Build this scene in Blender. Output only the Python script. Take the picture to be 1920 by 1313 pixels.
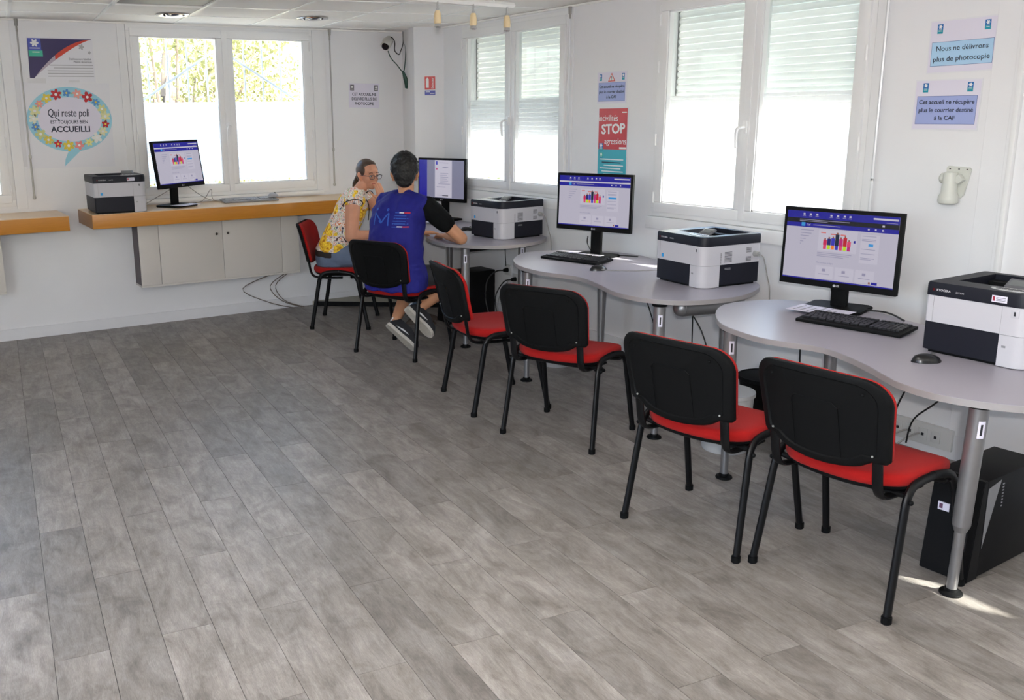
import bpy, bmesh, math, random
from mathutils import Vector, Matrix, Quaternion
from mathutils.bvhtree import BVHTree
random.seed(7)
PI = math.pi
S = bpy.context.scene
COL = S.collection
for o in list(bpy.data.objects):
    bpy.data.objects.remove(o)

# ------------------------------------------------------------------ camera
cam_d = bpy.data.cameras.new('camera'); cam = bpy.data.objects.new('camera', cam_d); COL.objects.link(cam)
Rr = Vector((0.868926828, -0.494730436, -0.014420912)); Rd = Vector((-0.123507287, -0.188524718, -0.974271205)); Rf = Vector((0.479282919, 0.848351476, -0.224916999))
cam.matrix_world = Matrix((( Rr.x, -Rd.x, -Rf.x, 0), (Rr.y, -Rd.y, -Rf.y, 0), (Rr.z, -Rd.z, -Rf.z, 1.65), (0, 0, 0, 1)))
cam_d.sensor_width = 36; cam_d.lens = 1750.38 / 1920 * 36
cam_d.shift_x = (960 - 786.67) / 1920; cam_d.shift_y = -(656.5 - 619.38) / 1920
cam_d.clip_start = 0.05; cam_d.clip_end = 200
S.camera = cam

# ------------------------------------------------------------------ light and exposure
SUN_FROM = Vector((0.65, -1.25, 1.0)).normalized()
w = bpy.data.worlds.new('sky'); S.world = w; w.use_nodes = True
nt = w.node_tree; nt.nodes.clear()
sky = nt.nodes.new('ShaderNodeTexSky'); sky.sky_type = 'NISHITA'; sky.sun_disc = False
sky.sun_elevation = math.asin(SUN_FROM.z); sky.sun_rotation = math.atan2(SUN_FROM.x, SUN_FROM.y)
sky.air_density = 1.0; sky.dust_density = 3.0
bg = nt.nodes.new('ShaderNodeBackground'); bg.inputs['Strength'].default_value = 0.85
wo = nt.nodes.new('ShaderNodeOutputWorld')
nt.links.new(sky.outputs[0], bg.inputs[0]); nt.links.new(bg.outputs[0], wo.inputs[0])
sd = bpy.data.lights.new('sun', 'SUN'); sd.energy = 9.0; sd.angle = math.radians(0.55); sd.color = (1.0, 0.955, 0.89)
so = bpy.data.objects.new('sun', sd); COL.objects.link(so); so.rotation_euler = SUN_FROM.to_track_quat('Z', 'Y').to_euler(); so.location = (8, -8, 8)
def portal(loc, rot, sx, sy):
    l = bpy.data.lights.new('window_portal', 'AREA'); l.shape = 'RECTANGLE'; l.size = sx; l.size_y = sy; l.cycles.is_portal = True
    o = bpy.data.objects.new('window_portal', l); COL.objects.link(o); o.location = loc; o.rotation_euler = rot
portal((-2.22, .2, 1.65), (0, -PI / 2, 0), 1.4, 4.4)
FLASH = 47.0
PANEL_FILL = 4.0                                     # brightness of the ceiling panels added out of view as extra light
portal((2.5, 7.75, 2.03), (-PI / 2, 0, 0), 1.4, 0.52)
fl = bpy.data.lights.new('camera_flash', 'AREA'); fl.shape = 'DISK'; fl.size = .10; fl.energy = FLASH; fl.color = (1, .98, .97)   # the photographer's flash, bounced off the ceiling
fo = bpy.data.objects.new('camera_flash', fl); COL.objects.link(fo); fo.location = (-.08, -.14, 1.76); fo.rotation_euler = Vector((.55, .66, .95)).to_track_quat('-Z', 'Y').to_euler()
S.view_settings.view_transform = 'Standard'; S.view_settings.look = 'None'
S.view_settings.gamma = 1; S.view_settings.use_curve_mapping = False
S.view_settings.exposure = 1.5
S.cycles.use_denoising = True; S.cycles.max_bounces = 10; S.cycles.diffuse_bounces = 5; S.cycles.glossy_bounces = 3
S.cycles.transparent_max_bounces = 16; S.cycles.transmission_bounces = 6; S.cycles.sample_clamp_indirect = 8
S.cycles.caustics_reflective = False; S.cycles.caustics_refractive = False

# ------------------------------------------------------------------ materials
def srgb(r, g, b):
    f = lambda c: (c / 255 / 12.92) if c / 255 <= 0.04045 else ((c / 255 + 0.055) / 1.055) ** 2.4
    return (f(r), f(g), f(b), 1)
MATS = {}
def M(name, col, rough=0.5, metal=0.0, var=0.0, scale=20, bump=0.0, bscale=200, spec=0.5, sheen=0.0, coat=0.0):
    """principled material with a little procedural colour variation and relief"""
    if name in MATS: return MATS[name]
    m = bpy.data.materials.new(name); m.use_nodes = True; n = m.node_tree; b = n.nodes['Principled BSDF']
    c = col if len(col) == 4 else (*col, 1)
    b.inputs['Base Color'].default_value = c; b.inputs['Roughness'].default_value = rough; b.inputs['Metallic'].default_value = metal
    b.inputs['Specular IOR Level'].default_value = spec; b.inputs['Sheen Weight'].default_value = sheen; b.inputs['Coat Weight'].default_value = coat
    tc = n.nodes.new('ShaderNodeTexCoord')
    if var > 0:
        no = n.nodes.new('ShaderNodeTexNoise'); no.inputs['Scale'].default_value = scale; no.inputs['Detail'].default_value = 4
        n.links.new(tc.outputs['Object'], no.inputs['Vector'])
        mx = n.nodes.new('ShaderNodeMix'); mx.data_type = 'RGBA'; mx.blend_type = 'MIX'
        lo = tuple(x * (1 - var) for x in c[:3]) + (1,); hi = tuple(min(1, x * (1 + var)) for x in c[:3]) + (1,)
        mx.inputs[6].default_value = lo; mx.inputs[7].default_value = hi
        n.links.new(no.outputs['Fac'], mx.inputs[0]); n.links.new(mx.outputs[2], b.inputs['Base Color'])
    if bump > 0:
        nb = n.nodes.new('ShaderNodeTexNoise'); nb.inputs['Scale'].default_value = bscale; nb.inputs['Detail'].default_value = 3
        n.links.new(tc.outputs['Object'], nb.inputs['Vector'])
        bp = n.nodes.new('ShaderNodeBump'); bp.inputs['Strength'].default_value = bump; bp.inputs['Distance'].default_value = 0.002
        n.links.new(nb.outputs['Fac'], bp.inputs['Height']); n.links.new(bp.outputs[0], b.inputs['Normal'])
    MATS[name] = m; return m
def emit(name, col, strength=1.0):
    if name in MATS: return MATS[name]
    m = bpy.data.materials.new(name); m.use_nodes = True; n = m.node_tree; n.nodes.clear()
    e = n.nodes.new('ShaderNodeEmission'); e.inputs[0].default_value = col; e.inputs[1].default_value = strength
    g = n.nodes.new('ShaderNodeBsdfGlossy'); g.inputs['Roughness'].default_value = 0.25; g.inputs[0].default_value = (.04, .04, .04, 1)
    a = n.nodes.new('ShaderNodeAddShader'); o = n.nodes.new('ShaderNodeOutputMaterial')
    n.links.new(e.outputs[0], a.inputs[0]); n.links.new(g.outputs[0], a.inputs[1]); n.links.new(a.outputs[0], o.inputs[0])
    MATS[name] = m; return m
def wood(name, c1, c2, stretch=(1, 1, 1), scale=12, rough=0.35):
    if name in MATS: return MATS[name]
    m = bpy.data.materials.new(name); m.use_nodes = True; n = m.node_tree; b = n.nodes['Principled BSDF']
    tc = n.nodes.new('ShaderNodeTexCoord'); mp = n.nodes.new('ShaderNodeMapping'); mp.inputs['Scale'].default_value = stretch
    no = n.nodes.new('ShaderNodeTexNoise'); no.inputs['Scale'].default_value = scale; no.inputs['Detail'].default_value = 6; no.inputs['Distortion'].default_value = 0.6
    mx = n.nodes.new('ShaderNodeMix'); mx.data_type = 'RGBA'; mx.inputs[6].default_value = c1; mx.inputs[7].default_value = c2
    n.links.new(tc.outputs['Object'], mp.inputs[0]); n.links.new(mp.outputs[0], no.inputs['Vector']); n.links.new(no.outputs['Fac'], mx.inputs[0]); n.links.new(mx.outputs[2], b.inputs['Base Color'])
    b.inputs['Roughness'].default_value = rough; MATS[name] = m; return m
def thin_glass():
    m = bpy.data.materials.new('window_glass'); m.use_nodes = True; n = m.node_tree; n.nodes.clear()
    t = n.nodes.new('ShaderNodeBsdfTransparent'); t.inputs[0].default_value = (.93, .96, .95, 1)
    g = n.nodes.new('ShaderNodeBsdfGlossy'); g.inputs['Roughness'].default_value = 0.02
    f = n.nodes.new('ShaderNodeFresnel'); f.inputs[0].default_value = 1.35
    x = n.nodes.new('ShaderNodeMixShader'); o = n.nodes.new('ShaderNodeOutputMaterial')
    ge = n.nodes.new('ShaderNodeNewGeometry'); k = n.nodes.new('ShaderNodeMath'); k.operation = 'SUBTRACT'; k.inputs[0].default_value = 1; q = n.nodes.new('ShaderNodeMath'); q.operation = 'MULTIPLY'
    n.links.new(ge.outputs['Backfacing'], k.inputs[1]); n.links.new(f.outputs[0], q.inputs[0]); n.links.new(k.outputs[0], q.inputs[1])
    n.links.new(q.outputs[0], x.inputs[0]); n.links.new(t.outputs[0], x.inputs[1]); n.links.new(g.outputs[0], x.inputs[2]); n.links.new(x.outputs[0], o.inputs[0])
    return m
def film():
    """frosted adhesive film with fine clear horizontal lines"""
    m = bpy.data.materials.new('frosted_film'); m.use_nodes = True; n = m.node_tree; n.nodes.clear()
    tc = n.nodes.new('ShaderNodeTexCoord'); wv = n.nodes.new('ShaderNodeTexWave'); wv.bands_direction = 'Z'; wv.inputs['Scale'].default_value = 9.5
    r = n.nodes.new('ShaderNodeValToRGB'); r.color_ramp.elements[0].position = .0; r.color_ramp.elements[0].color = (.32, .32, .32, 1); r.color_ramp.elements[1].position = .12; r.color_ramp.elements[1].color = (.0, .0, .0, 1)
    d = n.nodes.new('ShaderNodeBsdfDiffuse'); d.inputs[0].default_value = (.8, .8, .8, 1)
    tl = n.nodes.new('ShaderNodeBsdfTranslucent'); tl.inputs[0].default_value = (.92, .93, .95, 1)
    mx = n.nodes.new('ShaderNodeMixShader'); mx.inputs[0].default_value = .72
    tr = n.nodes.new('ShaderNodeBsdfTransparent'); m2 = n.nodes.new('ShaderNodeMixShader'); o = n.nodes.new('ShaderNodeOutputMaterial')
    n.links.new(tc.outputs['Object'], wv.inputs['Vector']); n.links.new(wv.outputs['Fac'], r.inputs[0]); n.links.new(r.outputs[0], m2.inputs[0])
    n.links.new(d.outputs[0], mx.inputs[1]); n.links.new(tl.outputs[0], mx.inputs[2]); n.links.new(mx.outputs[0], m2.inputs[1]); n.links.new(tr.outputs[0], m2.inputs[2]); n.links.new(m2.outputs[0], o.inputs[0])
    return m
def translucent(name, col, amount=.3, rough=.5):
    if name in MATS: return MATS[name]
    m = bpy.data.materials.new(name); m.use_nodes = True; n = m.node_tree; b = n.nodes['Principled BSDF']; o = n.nodes['Material Output']
    b.inputs['Base Color'].default_value = col; b.inputs['Roughness'].default_value = rough
    t = n.nodes.new('ShaderNodeBsdfTranslucent'); t.inputs[0].default_value = col; x = n.nodes.new('ShaderNodeMixShader'); x.inputs[0].default_value = amount
    n.links.new(b.outputs[0], x.inputs[1]); n.links.new(t.outputs[0], x.inputs[2]); n.links.new(x.outputs[0], o.inputs[0]); MATS[name] = m; return m
def floor_mat():
    m = bpy.data.materials.new('grey_oak_vinyl'); m.use_nodes = True; n = m.node_tree; b = n.nodes['Principled BSDF']; L = n.links.new
    tc = n.nodes.new('ShaderNodeTexCoord'); oi = n.nodes.new('ShaderNodeObjectInfo')
    sc = n.nodes.new('ShaderNodeVectorMath'); sc.operation = 'SCALE'; cx = n.nodes.new('ShaderNodeCombineXYZ')
    L(oi.outputs['Random'], cx.inputs[0]); L(oi.outputs['Random'], cx.inputs[1]); L(cx.outputs[0], sc.inputs[0]); sc.inputs['Scale'].default_value = 37
    ad = n.nodes.new('ShaderNodeVectorMath'); L(tc.outputs['Object'], ad.inputs[0]); L(sc.outputs[0], ad.inputs[1])
    def noise(stretch, scale, detail, dist=0, rough=.5):
        mp = n.nodes.new('ShaderNodeMapping'); mp.inputs['Scale'].default_value = stretch; no = n.nodes.new('ShaderNodeTexNoise')
        no.inputs['Scale'].default_value = scale; no.inputs['Detail'].default_value = detail; no.inputs['Distortion'].default_value = dist; no.inputs['Roughness'].default_value = rough
        L(ad.outputs[0], mp.inputs[0]); L(mp.outputs[0], no.inputs['Vector']); return no.outputs['Fac']
    cloud = noise((1, 1.8, 1), 5.0, 7, .8, .65); grain = noise((1, 7, 1), 5, 7, 1.2, .65); fine = noise((1, 9, 1), 45, 4, .8, .7)
    r1 = n.nodes.new('ShaderNodeValToRGB'); e = r1.color_ramp.elements; e[0].position = .32; e[0].color = (.190, .170, .152, 1); e[1].position = .66; e[1].color = (.365, .338, .318, 1)
    x1 = e = r1.color_ramp.elements.new(.5); e.color = (.288, .262, .240, 1)
    L(cloud, r1.inputs[0])
    r2 = n.nodes.new('ShaderNodeValToRGB'); e = r2.color_ramp.elements; e[0].position = .36; e[0].color = (.50, .48, .47, 1); e[1].position = .60; e[1].color = (1.08, 1.06, 1.04, 1); L(grain, r2.inputs[0])
    mx = n.nodes.new('ShaderNodeMix'); mx.data_type = 'RGBA'; mx.blend_type = 'MULTIPLY'; mx.inputs[0].default_value = .42; L(r1.outputs[0], mx.inputs[6]); L(r2.outputs[0], mx.inputs[7])
    r3 = n.nodes.new('ShaderNodeValToRGB'); e = r3.color_ramp.elements; e[0].position = .38; e[0].color = (.68, .67, .66, 1); e[1].position = .62; e[1].color = (1.12, 1.12, 1.12, 1); L(fine, r3.inputs[0])
    m2 = n.nodes.new('ShaderNodeMix'); m2.data_type = 'RGBA'; m2.blend_type = 'MULTIPLY'; m2.inputs[0].default_value = .6; L(mx.outputs[2], m2.inputs[6]); L(r3.outputs[0], m2.inputs[7])
    mr = n.nodes.new('ShaderNodeMapRange'); mr.inputs['To Min'].default_value = .80; mr.inputs['To Max'].default_value = 1.14; L(oi.outputs['Random'], mr.inputs[0])
    m3 = n.nodes.new('ShaderNodeVectorMath'); m3.operation = 'SCALE'; L(m2.outputs[2], m3.inputs[0]); L(mr.outputs[0], m3.inputs['Scale'])
    L(m3.outputs[0], b.inputs['Base Color'])
    bp = n.nodes.new('ShaderNodeBump'); bp.inputs['Strength'].default_value = .25; bp.inputs['Distance'].default_value = .001; L(fine, bp.inputs['Height']); L(bp.outputs[0], b.inputs['Normal'])
    b.inputs['Roughness'].default_value = .40; b.inputs['Specular IOR Level'].default_value = .5
    return m
def floral_mat():
    m = bpy.data.materials.new('floral_cotton'); m.use_nodes = True; n = m.node_tree; b = n.nodes['Principled BSDF']; L = n.links.new
    tc = n.nodes.new('ShaderNodeTexCoord')
    v = n.nodes.new('ShaderNodeTexVoronoi'); v.inputs['Scale'].default_value = 8.5; L(tc.outputs['Object'], v.inputs['Vector'])
    no = n.nodes.new('ShaderNodeTexNoise'); no.inputs['Scale'].default_value = 19; no.inputs['Detail'].default_value = 3; no.inputs['Distortion'].default_value = 2.2; L(tc.outputs['Object'], no.inputs['Vector'])
    big = n.nodes.new('ShaderNodeTexNoise'); big.inputs['Scale'].default_value = 8; big.inputs['Detail'].default_value = 2; L(tc.outputs['Object'], big.inputs['Vector'])
    r = n.nodes.new('ShaderNodeValToRGB'); r.color_ramp.interpolation = 'CONSTANT'; e = r.color_ramp.elements
    e[0].position = 0; e[0].color = srgb(90, 62, 60); e[1].position = .36; e[1].color = srgb(226, 222, 224)
    for p, c in ((.44, srgb(214, 120, 60)), (.49, srgb(238, 232, 226)), (.56, srgb(150, 160, 100)), (.60, srgb(232, 226, 225)), (.68, srgb(70, 70, 90))): k = r.color_ramp.elements.new(p); k.color = c
    L(no.outputs['Fac'], r.inputs[0])
    yv = n.nodes.new('ShaderNodeMath'); yv.operation = 'ADD'; L(v.outputs['Distance'], yv.inputs[0])
    sc = n.nodes.new('ShaderNodeMath'); sc.operation = 'MULTIPLY'; sc.inputs[1].default_value = .9; L(big.outputs['Fac'], sc.inputs[0]); L(sc.outputs[0], yv.inputs[1])
    ry = n.nodes.new('ShaderNodeValToRGB'); e = ry.color_ramp.elements; e[0].position = .86; e[0].color = (1, 1, 1, 1); e[1].position = .89; e[1].color = (0, 0, 0, 1); L(yv.outputs[0], ry.inputs[0])
    yr = n.nodes.new('ShaderNodeValToRGB'); yr.color_ramp.elements[0].color = srgb(190, 120, 10); yr.color_ramp.elements[1].color = srgb(252, 216, 60); yr.color_ramp.elements[0].position = .35; yr.color_ramp.elements[1].position = .6; L(no.outputs['Fac'], yr.inputs[0])
    mx = n.nodes.new('ShaderNodeMix'); mx.data_type = 'RGBA'; L(ry.outputs[0], mx.inputs[0]); L(r.outputs[0], mx.inputs[6]); L(yr.outputs[0], mx.inputs[7])
    L(mx.outputs[2], b.inputs['Base Color']); b.inputs['Roughness'].default_value = .85; return m

WALL = M('painted_wall', (.80, .80, .815), .75, var=.03, scale=3, bump=.15, bscale=400)
PVC = M('white_pvc', (.80, .80, .80), .35)
TRIMW = M('white_trim', (.79, .79, .795), .5)
GLASS = thin_glass(); FILM = film(); FLOOR = floor_mat()
GROOVE = M('floor_joint', (.03, .028, .027), .8)
CEIL = M('mineral_fibre_tile', (.90, .87, .83), .9, var=.04, scale=30, bump=.3, bscale=300)
TBAR = M('ceiling_grid_white', (.90, .89, .86), .4)
GREYM = M('grey_louvre', (.22, .21, .20), .5)
CHROME = M('chrome', (.75, .75, .75), .12, 1.0)
STEEL = M('brushed_steel_leg', (.30, .295, .30), .38, .75, var=.08, scale=40)
BLKP = M('black_plastic', (.0045, .0047, .005), .55, bump=.25, bscale=900, spec=.12)
BLKM = M('black_painted_metal', (.004, .004, .0045), .38, spec=.22)
RED = M('red_wool_fabric', (.34, .008, .007), .95, var=.12, scale=300, bump=.4, bscale=1500, sheen=.04, spec=.2)
DESK = M('pearl_grey_laminate', (.325, .305, .35), .38, var=.02, scale=200)
EDGE = M('grey_edge_band', (.30, .28, .28), .45)
OAK = wood('honey_oak_veneer', srgb(176, 112, 30), srgb(198, 134, 46), (1, 12, 12), 8)
OAKT = wood('oak_top', srgb(205, 170, 130), srgb(220, 188, 150), (1, 10, 10), 8, .3)
CREAM = M('cream_laminate', (.66, .62, .575), .45)
PLUM = M('dark_plum_panel', (.035, .008, .018), .4)
PWHITE = M('printer_white', (.50, .49, .525), .4)
PDARK = M('printer_anthracite', (.009, .0095, .016), .48, spec=.25)
PAPER = M('white_paper', (.74, .71, .82), .6)
LAMI = M('laminated_sheet', (.76, .76, .80), .28)
INK = M('black_ink', (.02, .02, .025), .6)
CABLEK = M('black_cable', (.012, .012, .012), .5)
CABLEG = M('grey_cable', (.30, .29, .28), .5)

# ------------------------------------------------------------------ mesh helpers
def finish(me, m, smooth=True, ang=35):
    if smooth:
        for p in me.polygons: p.use_smooth = True
        try: me.set_sharp_from_angle(angle=math.radians(ang))
        except Exception: pass
    if isinstance(m, (list, tuple)):
        for k in m: me.materials.append(k)
    elif m: me.materials.append(m)
class MB:
    def __init__(s): s.bm = bmesh.new()
    def box(s, c, d, rot=None, bev=0.0, seg=2):
        T = Matrix.Translation(Vector(c)) @ (rot.to_4x4() if rot is not None else Matrix.Identity(4)) @ Matrix.Diagonal((*d, 1))
        r = bmesh.ops.create_cube(s.bm, size=1, matrix=T)
        if bev > 0:
            vs = set(r['verts']); es = [e for e in s.bm.edges if e.verts[0] in vs and e.verts[1] in vs]
            bmesh.ops.bevel(s.bm, geom=es, offset=bev, segments=seg, affect='EDGES', profile=.6)
        return s
    def b2(s, x0, x1, y0, y1, z0, z1, bev=0.0):
        return s.box(((x0 + x1) / 2, (y0 + y1) / 2, (z0 + z1) / 2), (abs(x1 - x0), abs(y1 - y0), abs(z1 - z0)), None, bev)
    def cyl(s, p0, p1, r0, r1=None, n=16, cap=True):
        p0 = Vector(p0); p1 = Vector(p1); r1 = r0 if r1 is None else r1; d = p1 - p0
        T = Matrix.Translation((p0 + p1) / 2) @ d.to_track_quat('Z', 'Y').to_matrix().to_4x4()
        bmesh.ops.create_cone(s.bm, cap_ends=cap, segments=n, radius1=r0, radius2=r1, depth=d.length, matrix=T); return s
    def sph(s, c, r, sc=(1, 1, 1), n=16, rot=None):
        T = Matrix.Translation(Vector(c)) @ (rot.to_4x4() if rot is not None else Matrix.Identity(4)) @ Matrix.Diagonal((*sc, 1))
        bmesh.ops.create_uvsphere(s.bm, u_segments=n, v_segments=max(6, n // 2), radius=r, matrix=T); return s
    def loft(s, rings, closed=True, caps=True):
        vs = [[s.bm.verts.new(p) for p in r] for r in rings]; n = len(vs[0])
        for a, b in zip(vs, vs[1:]):
            for i in range(n if closed else n - 1):
                j = (i + 1) % n
                try: s.bm.faces.new((a[i], a[j], b[j], b[i]))
                except ValueError: pass
        if caps and closed:
            for r, fl in ((vs[0], True), (vs[-1], False)):
                try: s.bm.faces.new(list(reversed(r)) if fl else r)
                except ValueError: pass
        return s
    def tube(s, pts, r, n=8, r2=None, up=Vector((0, 0, 1)), sub=0):
        """round or oval tube through points; r2 = half size across 'up' plane"""
        P = [Vector(p) for p in pts]
        if sub:
            if isinstance(r, (list, tuple)): r = [r[min(int(k / sub), len(r) - 1)] + (r[min(int(k / sub) + 1, len(r) - 1)] - r[min(int(k / sub), len(r) - 1)]) * (k % sub) / sub for k in range((len(P) - 1) * sub + 1)]
            P = smooth_path(P, sub)
        rings = []
        for i, p in enumerate(P):
            t = (P[min(i + 1, len(P) - 1)] - P[max(i - 1, 0)]).normalized()
            a = t.cross(up)
            if a.length < 1e-4: a = t.cross(Vector((1, 0, 0)))
            a.normalize(); b = a.cross(t).normalized()
            q = r2 if r2 is not None else r; rr = r[i] if isinstance(r, (list, tuple)) else r; qq = rr if r2 is None else q
            rings.append([p + a * rr * math.cos(2 * PI * k / n) + b * qq * math.sin(2 * PI * k / n) for k in range(n)])
        return s.loft(rings)
    def lathe(s, prof, n=24, c=(0, 0, 0), axis=None):
        q = Matrix.Identity(3) if axis is None else Vector(axis).to_track_quat('Z', 'Y').to_matrix()
        rings = [[Vector(c) + q @ Vector((max(r, 1e-4) * math.cos(2 * PI * k / n), max(r, 1e-4) * math.sin(2 * PI * k / n), z)) for k in range(n)] for r, z in prof]
        return s.loft(rings)
    def prism(s, poly, z0, z1, T=None, bev=0.0):
        T = T or Matrix.Identity(4)
        lo = [s.bm.verts.new(T @ Vector((p[0], p[1], z0))) for p in poly]; hi = [s.bm.verts.new(T @ Vector((p[0], p[1], z1))) for p in poly]; n = len(poly)
        fs = [s.bm.faces.new(hi), s.bm.faces.new(list(reversed(lo)))]
        for i in range(n): j = (i + 1) % n; fs.append(s.bm.faces.new((lo[i], lo[j], hi[j], hi[i])))
        if bev > 0:
            es = list({e for f in fs[:2] for e in f.edges}); bmesh.ops.bevel(s.bm, geom=es, offset=bev, segments=2, affect='EDGES')
        return s
    def quad(s, pts): s.bm.faces.new([s.bm.verts.new(Vector(p)) for p in pts]); return s
    def mesh(s, name, m, smooth=True, ang=35):
        me = bpy.data.meshes.new(name); bmesh.ops.recalc_face_normals(s.bm, faces=s.bm.faces); s.bm.to_mesh(me); s.bm.free(); finish(me, m, smooth, ang); return me
    def build(s, name, m, parent=None, smooth=True, ang=35):
        o = bpy.data.objects.new(name, s.mesh(name, m, smooth, ang)); COL.objects.link(o)
        if parent is not None: o.parent = parent
        return o
def smooth_path(P, sub):
    out = []
    for i in range(len(P) - 1):
        a, b, c, d = P[max(i - 1, 0)], P[i], P[i + 1], P[min(i + 2, len(P) - 1)]
        for k in range(sub):
            t = k / sub
            out.append(.5 * ((2 * b) + (c - a) * t + (2 * a - 5 * b + 4 * c - d) * t * t + (3 * b - a - 3 * c + d) * t ** 3))
    out.append(P[-1]); return out
def closed_curve(P, sub=6):
    P = [Vector((*p, 0)) for p in P]; n = len(P); out = []
    for i in range(n):
        a, b, c, d = P[i - 1], P[i], P[(i + 1) % n], P[(i + 2) % n]
        for k in range(sub):
            t = k / sub; v = .5 * ((2 * b) + (c - a) * t + (2 * a - 5 * b + 4 * c - d) * t * t + (3 * b - a - 3 * c + d) * t ** 3); out.append((v.x, v.y))
    return out
def ccw(P):
    a = sum(P[i - 1][0] * P[i][1] - P[i][0] * P[i - 1][1] for i in range(len(P))); return P if a > 0 else P[::-1]
def tag(o, label=None, cat=None, group=None, kind=None):
    if label: o['label'] = label
    if cat: o['category'] = cat
    if group: o['group'] = group
    if kind: o['kind'] = kind
    return o
def thing(name, label, cat, loc=(0, 0, 0), rz=0, group=None, mat=None):
    o = bpy.data.objects.new(name, None); COL.objects.link(o); o.empty_display_size = .1
    if mat is not None: o.matrix_world = mat
    else: o.location = loc; o.rotation_euler = (0, 0, rz)
    return tag(o, label, cat, group)
def struct(mb, name, m, parent=None, smooth=True):
    o = mb.build(name, m, parent, smooth)
    if parent is None: o['kind'] = 'structure'
    return o
def copy_tree(o, parent=None):
    c = o.copy(); COL.objects.link(c); c.parent = parent
    for ch in list(o.children): copy_tree(ch, c)
    return c
def text_mesh(txt, size, m, depth=.0004, align='CENTER', bold=0.0, spacing=1.0, slant=0.0):
    cu = bpy.data.curves.new('lettering', 'FONT'); cu.body = txt; cu.size = size; cu.align_x = align; cu.align_y = 'CENTER'; cu.extrude = depth / 2; cu.offset = bold * size; cu.space_line = spacing; cu.shear = slant; cu.resolution_u = 3
    o = bpy.data.objects.new('tmp', cu); COL.objects.link(o); dg = bpy.context.evaluated_depsgraph_get(); me = bpy.data.meshes.new_from_object(o.evaluated_get(dg))
    bpy.data.objects.remove(o); bpy.data.curves.remove(cu); me.materials.clear(); me.materials.append(m); return me
def text(txt, size, m, parent, x, y, z=.0012, align='CENTER', bold=0.0, width=None, name='lettering', spacing=1.0, rot=0.0, slant=0.0):
    """flat lettering in the local XY plane of a sheet"""
    me = text_mesh(txt, size, m, align=align, bold=bold, spacing=spacing, slant=slant)
    o = bpy.data.objects.new(name, me); COL.objects.link(o); o.parent = parent; o.location = (x, y, z); o.rotation_euler = (0, 0, rot)
    if width:
        xs = [v.co.x for v in me.vertices]; k = width / max(1e-6, max(xs) - min(xs)); o.scale = (k, 1, 1)
    return o
def clip(poly, inside):
    """clip polygon by half planes (a,b,c): a*x+b*y<=c"""
    for a, b, c in inside:
        out = []
        for i in range(len(poly)):
            p, q = poly[i - 1], poly[i]; dp = a * p[0] + b * p[1] - c; dq = a * q[0] + b * q[1] - c
            if (dp <= 0) != (dq <= 0):
                t = dp / (dp - dq); out.append((p[0] + (q[0] - p[0]) * t, p[1] + (q[1] - p[1]) * t))
            if dq <= 0: out.append(q)
        poly = out
        if len(poly) < 3: return []
    return poly

# ------------------------------------------------------------------ room shell
XR, YB, ZC, XL, YF = 4.30, 7.65, 2.375, -2.2, -2.6
ANG = math.radians(5.55)                     # planks and ceiling grid run a little askew to the walls
PU = Vector((math.sin(ANG), math.cos(ANG))); PV = Vector((math.cos(ANG), -math.sin(ANG)))
WB = lambda a, z, d: (a, YB - d, z)           # back wall: a = x, d = distance into the room
WR = lambda a, z, d: (XR - d, a, z)           # right wall: a = y
def wbox(mb, W, a0, a1, z0, z1, d0, d1, bev=0.0):
    p, q = W(a0, z0, d0), W(a1, z1, d1)
    return mb.b2(min(p[0], q[0]), max(p[0], q[0]), min(p[1], q[1]), max(p[1], q[1]), min(p[2], q[2]), max(p[2], q[2]), bev)
def wall(name, W, a0, a1, holes, t=.22):
    mb = MB(); holes = sorted(holes); x = a0
    for h0, h1, z0, z1 in holes:
        if h0 > x: wbox(mb, W, x, h0, 0, ZC + .1, -t, 0)
        wbox(mb, W, h0, h1, 0, z0, -t, 0)
        if z1 < ZC + .09: wbox(mb, W, h0, h1, z1, ZC + .1, -t, 0)
        x = h1
    if a1 > x: wbox(mb, W, x, a1, 0, ZC + .1, -t, 0)
    return struct(mb, name, WALL, smooth=False)
HB = [(-.66, .84, 1.05, 2.345), (1.775, 3.285, 1.05, 2.345)]
HR = [(-1.60, -.48, 1.01, 2.32), (3.05, 4.50, 1.01, 2.32), (5.415, 6.79, 1.06, 2.32)]
wall('wall_back', WB, XL - .2, XR + .22, HB)
wall('wall_right', WR, YF - .2, YB, HR)
wall('wall_left', lambda a, z, d: (XL + d, a, z), YF - .2, YB, [(-2.0, 2.4, .95, 2.35)])
wall('wall_near', lambda a, z, d: (a, YF + d, z), XL, XR, [])
# boxed-in post in the far right corner
mb = MB(); mb.prism([(4.183, YB), (4.08, 7.25), (XR, 7.12), (XR + .1, 7.12), (XR + .1, YB)], 0, ZC + .05); struct(mb, 'wall_corner', WALL, smooth=False)
# wall thickening near the right edge of the view
mb = MB(); wbox(mb, WR, 1.3, 2.45, 0, ZC, 0, .012, .002); wbox(mb, WR, 1.3, 2.345, 0, ZC, .012, .024, .002); struct(mb, 'trim_1', WALL, smooth=False)
mb = MB(); wbox(mb, WR, 2.295, 2.318, 0, ZC, .024, .05, .004); struct(mb, 'trim_2', TRIMW)
for nm, W, a0, a1, hh in (('baseboard_back', WB, XL, 4.18, .087), ('baseboard_right', WR, YF, 7.12, .125)):
    mb = MB(); wbox(mb, W, a0, a1, 0, hh, 0, .0145, .002); struct(mb, nm, M('painted_skirting', (.76, .76, .78), .5, var=.05, scale=6), smooth=False)
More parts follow.
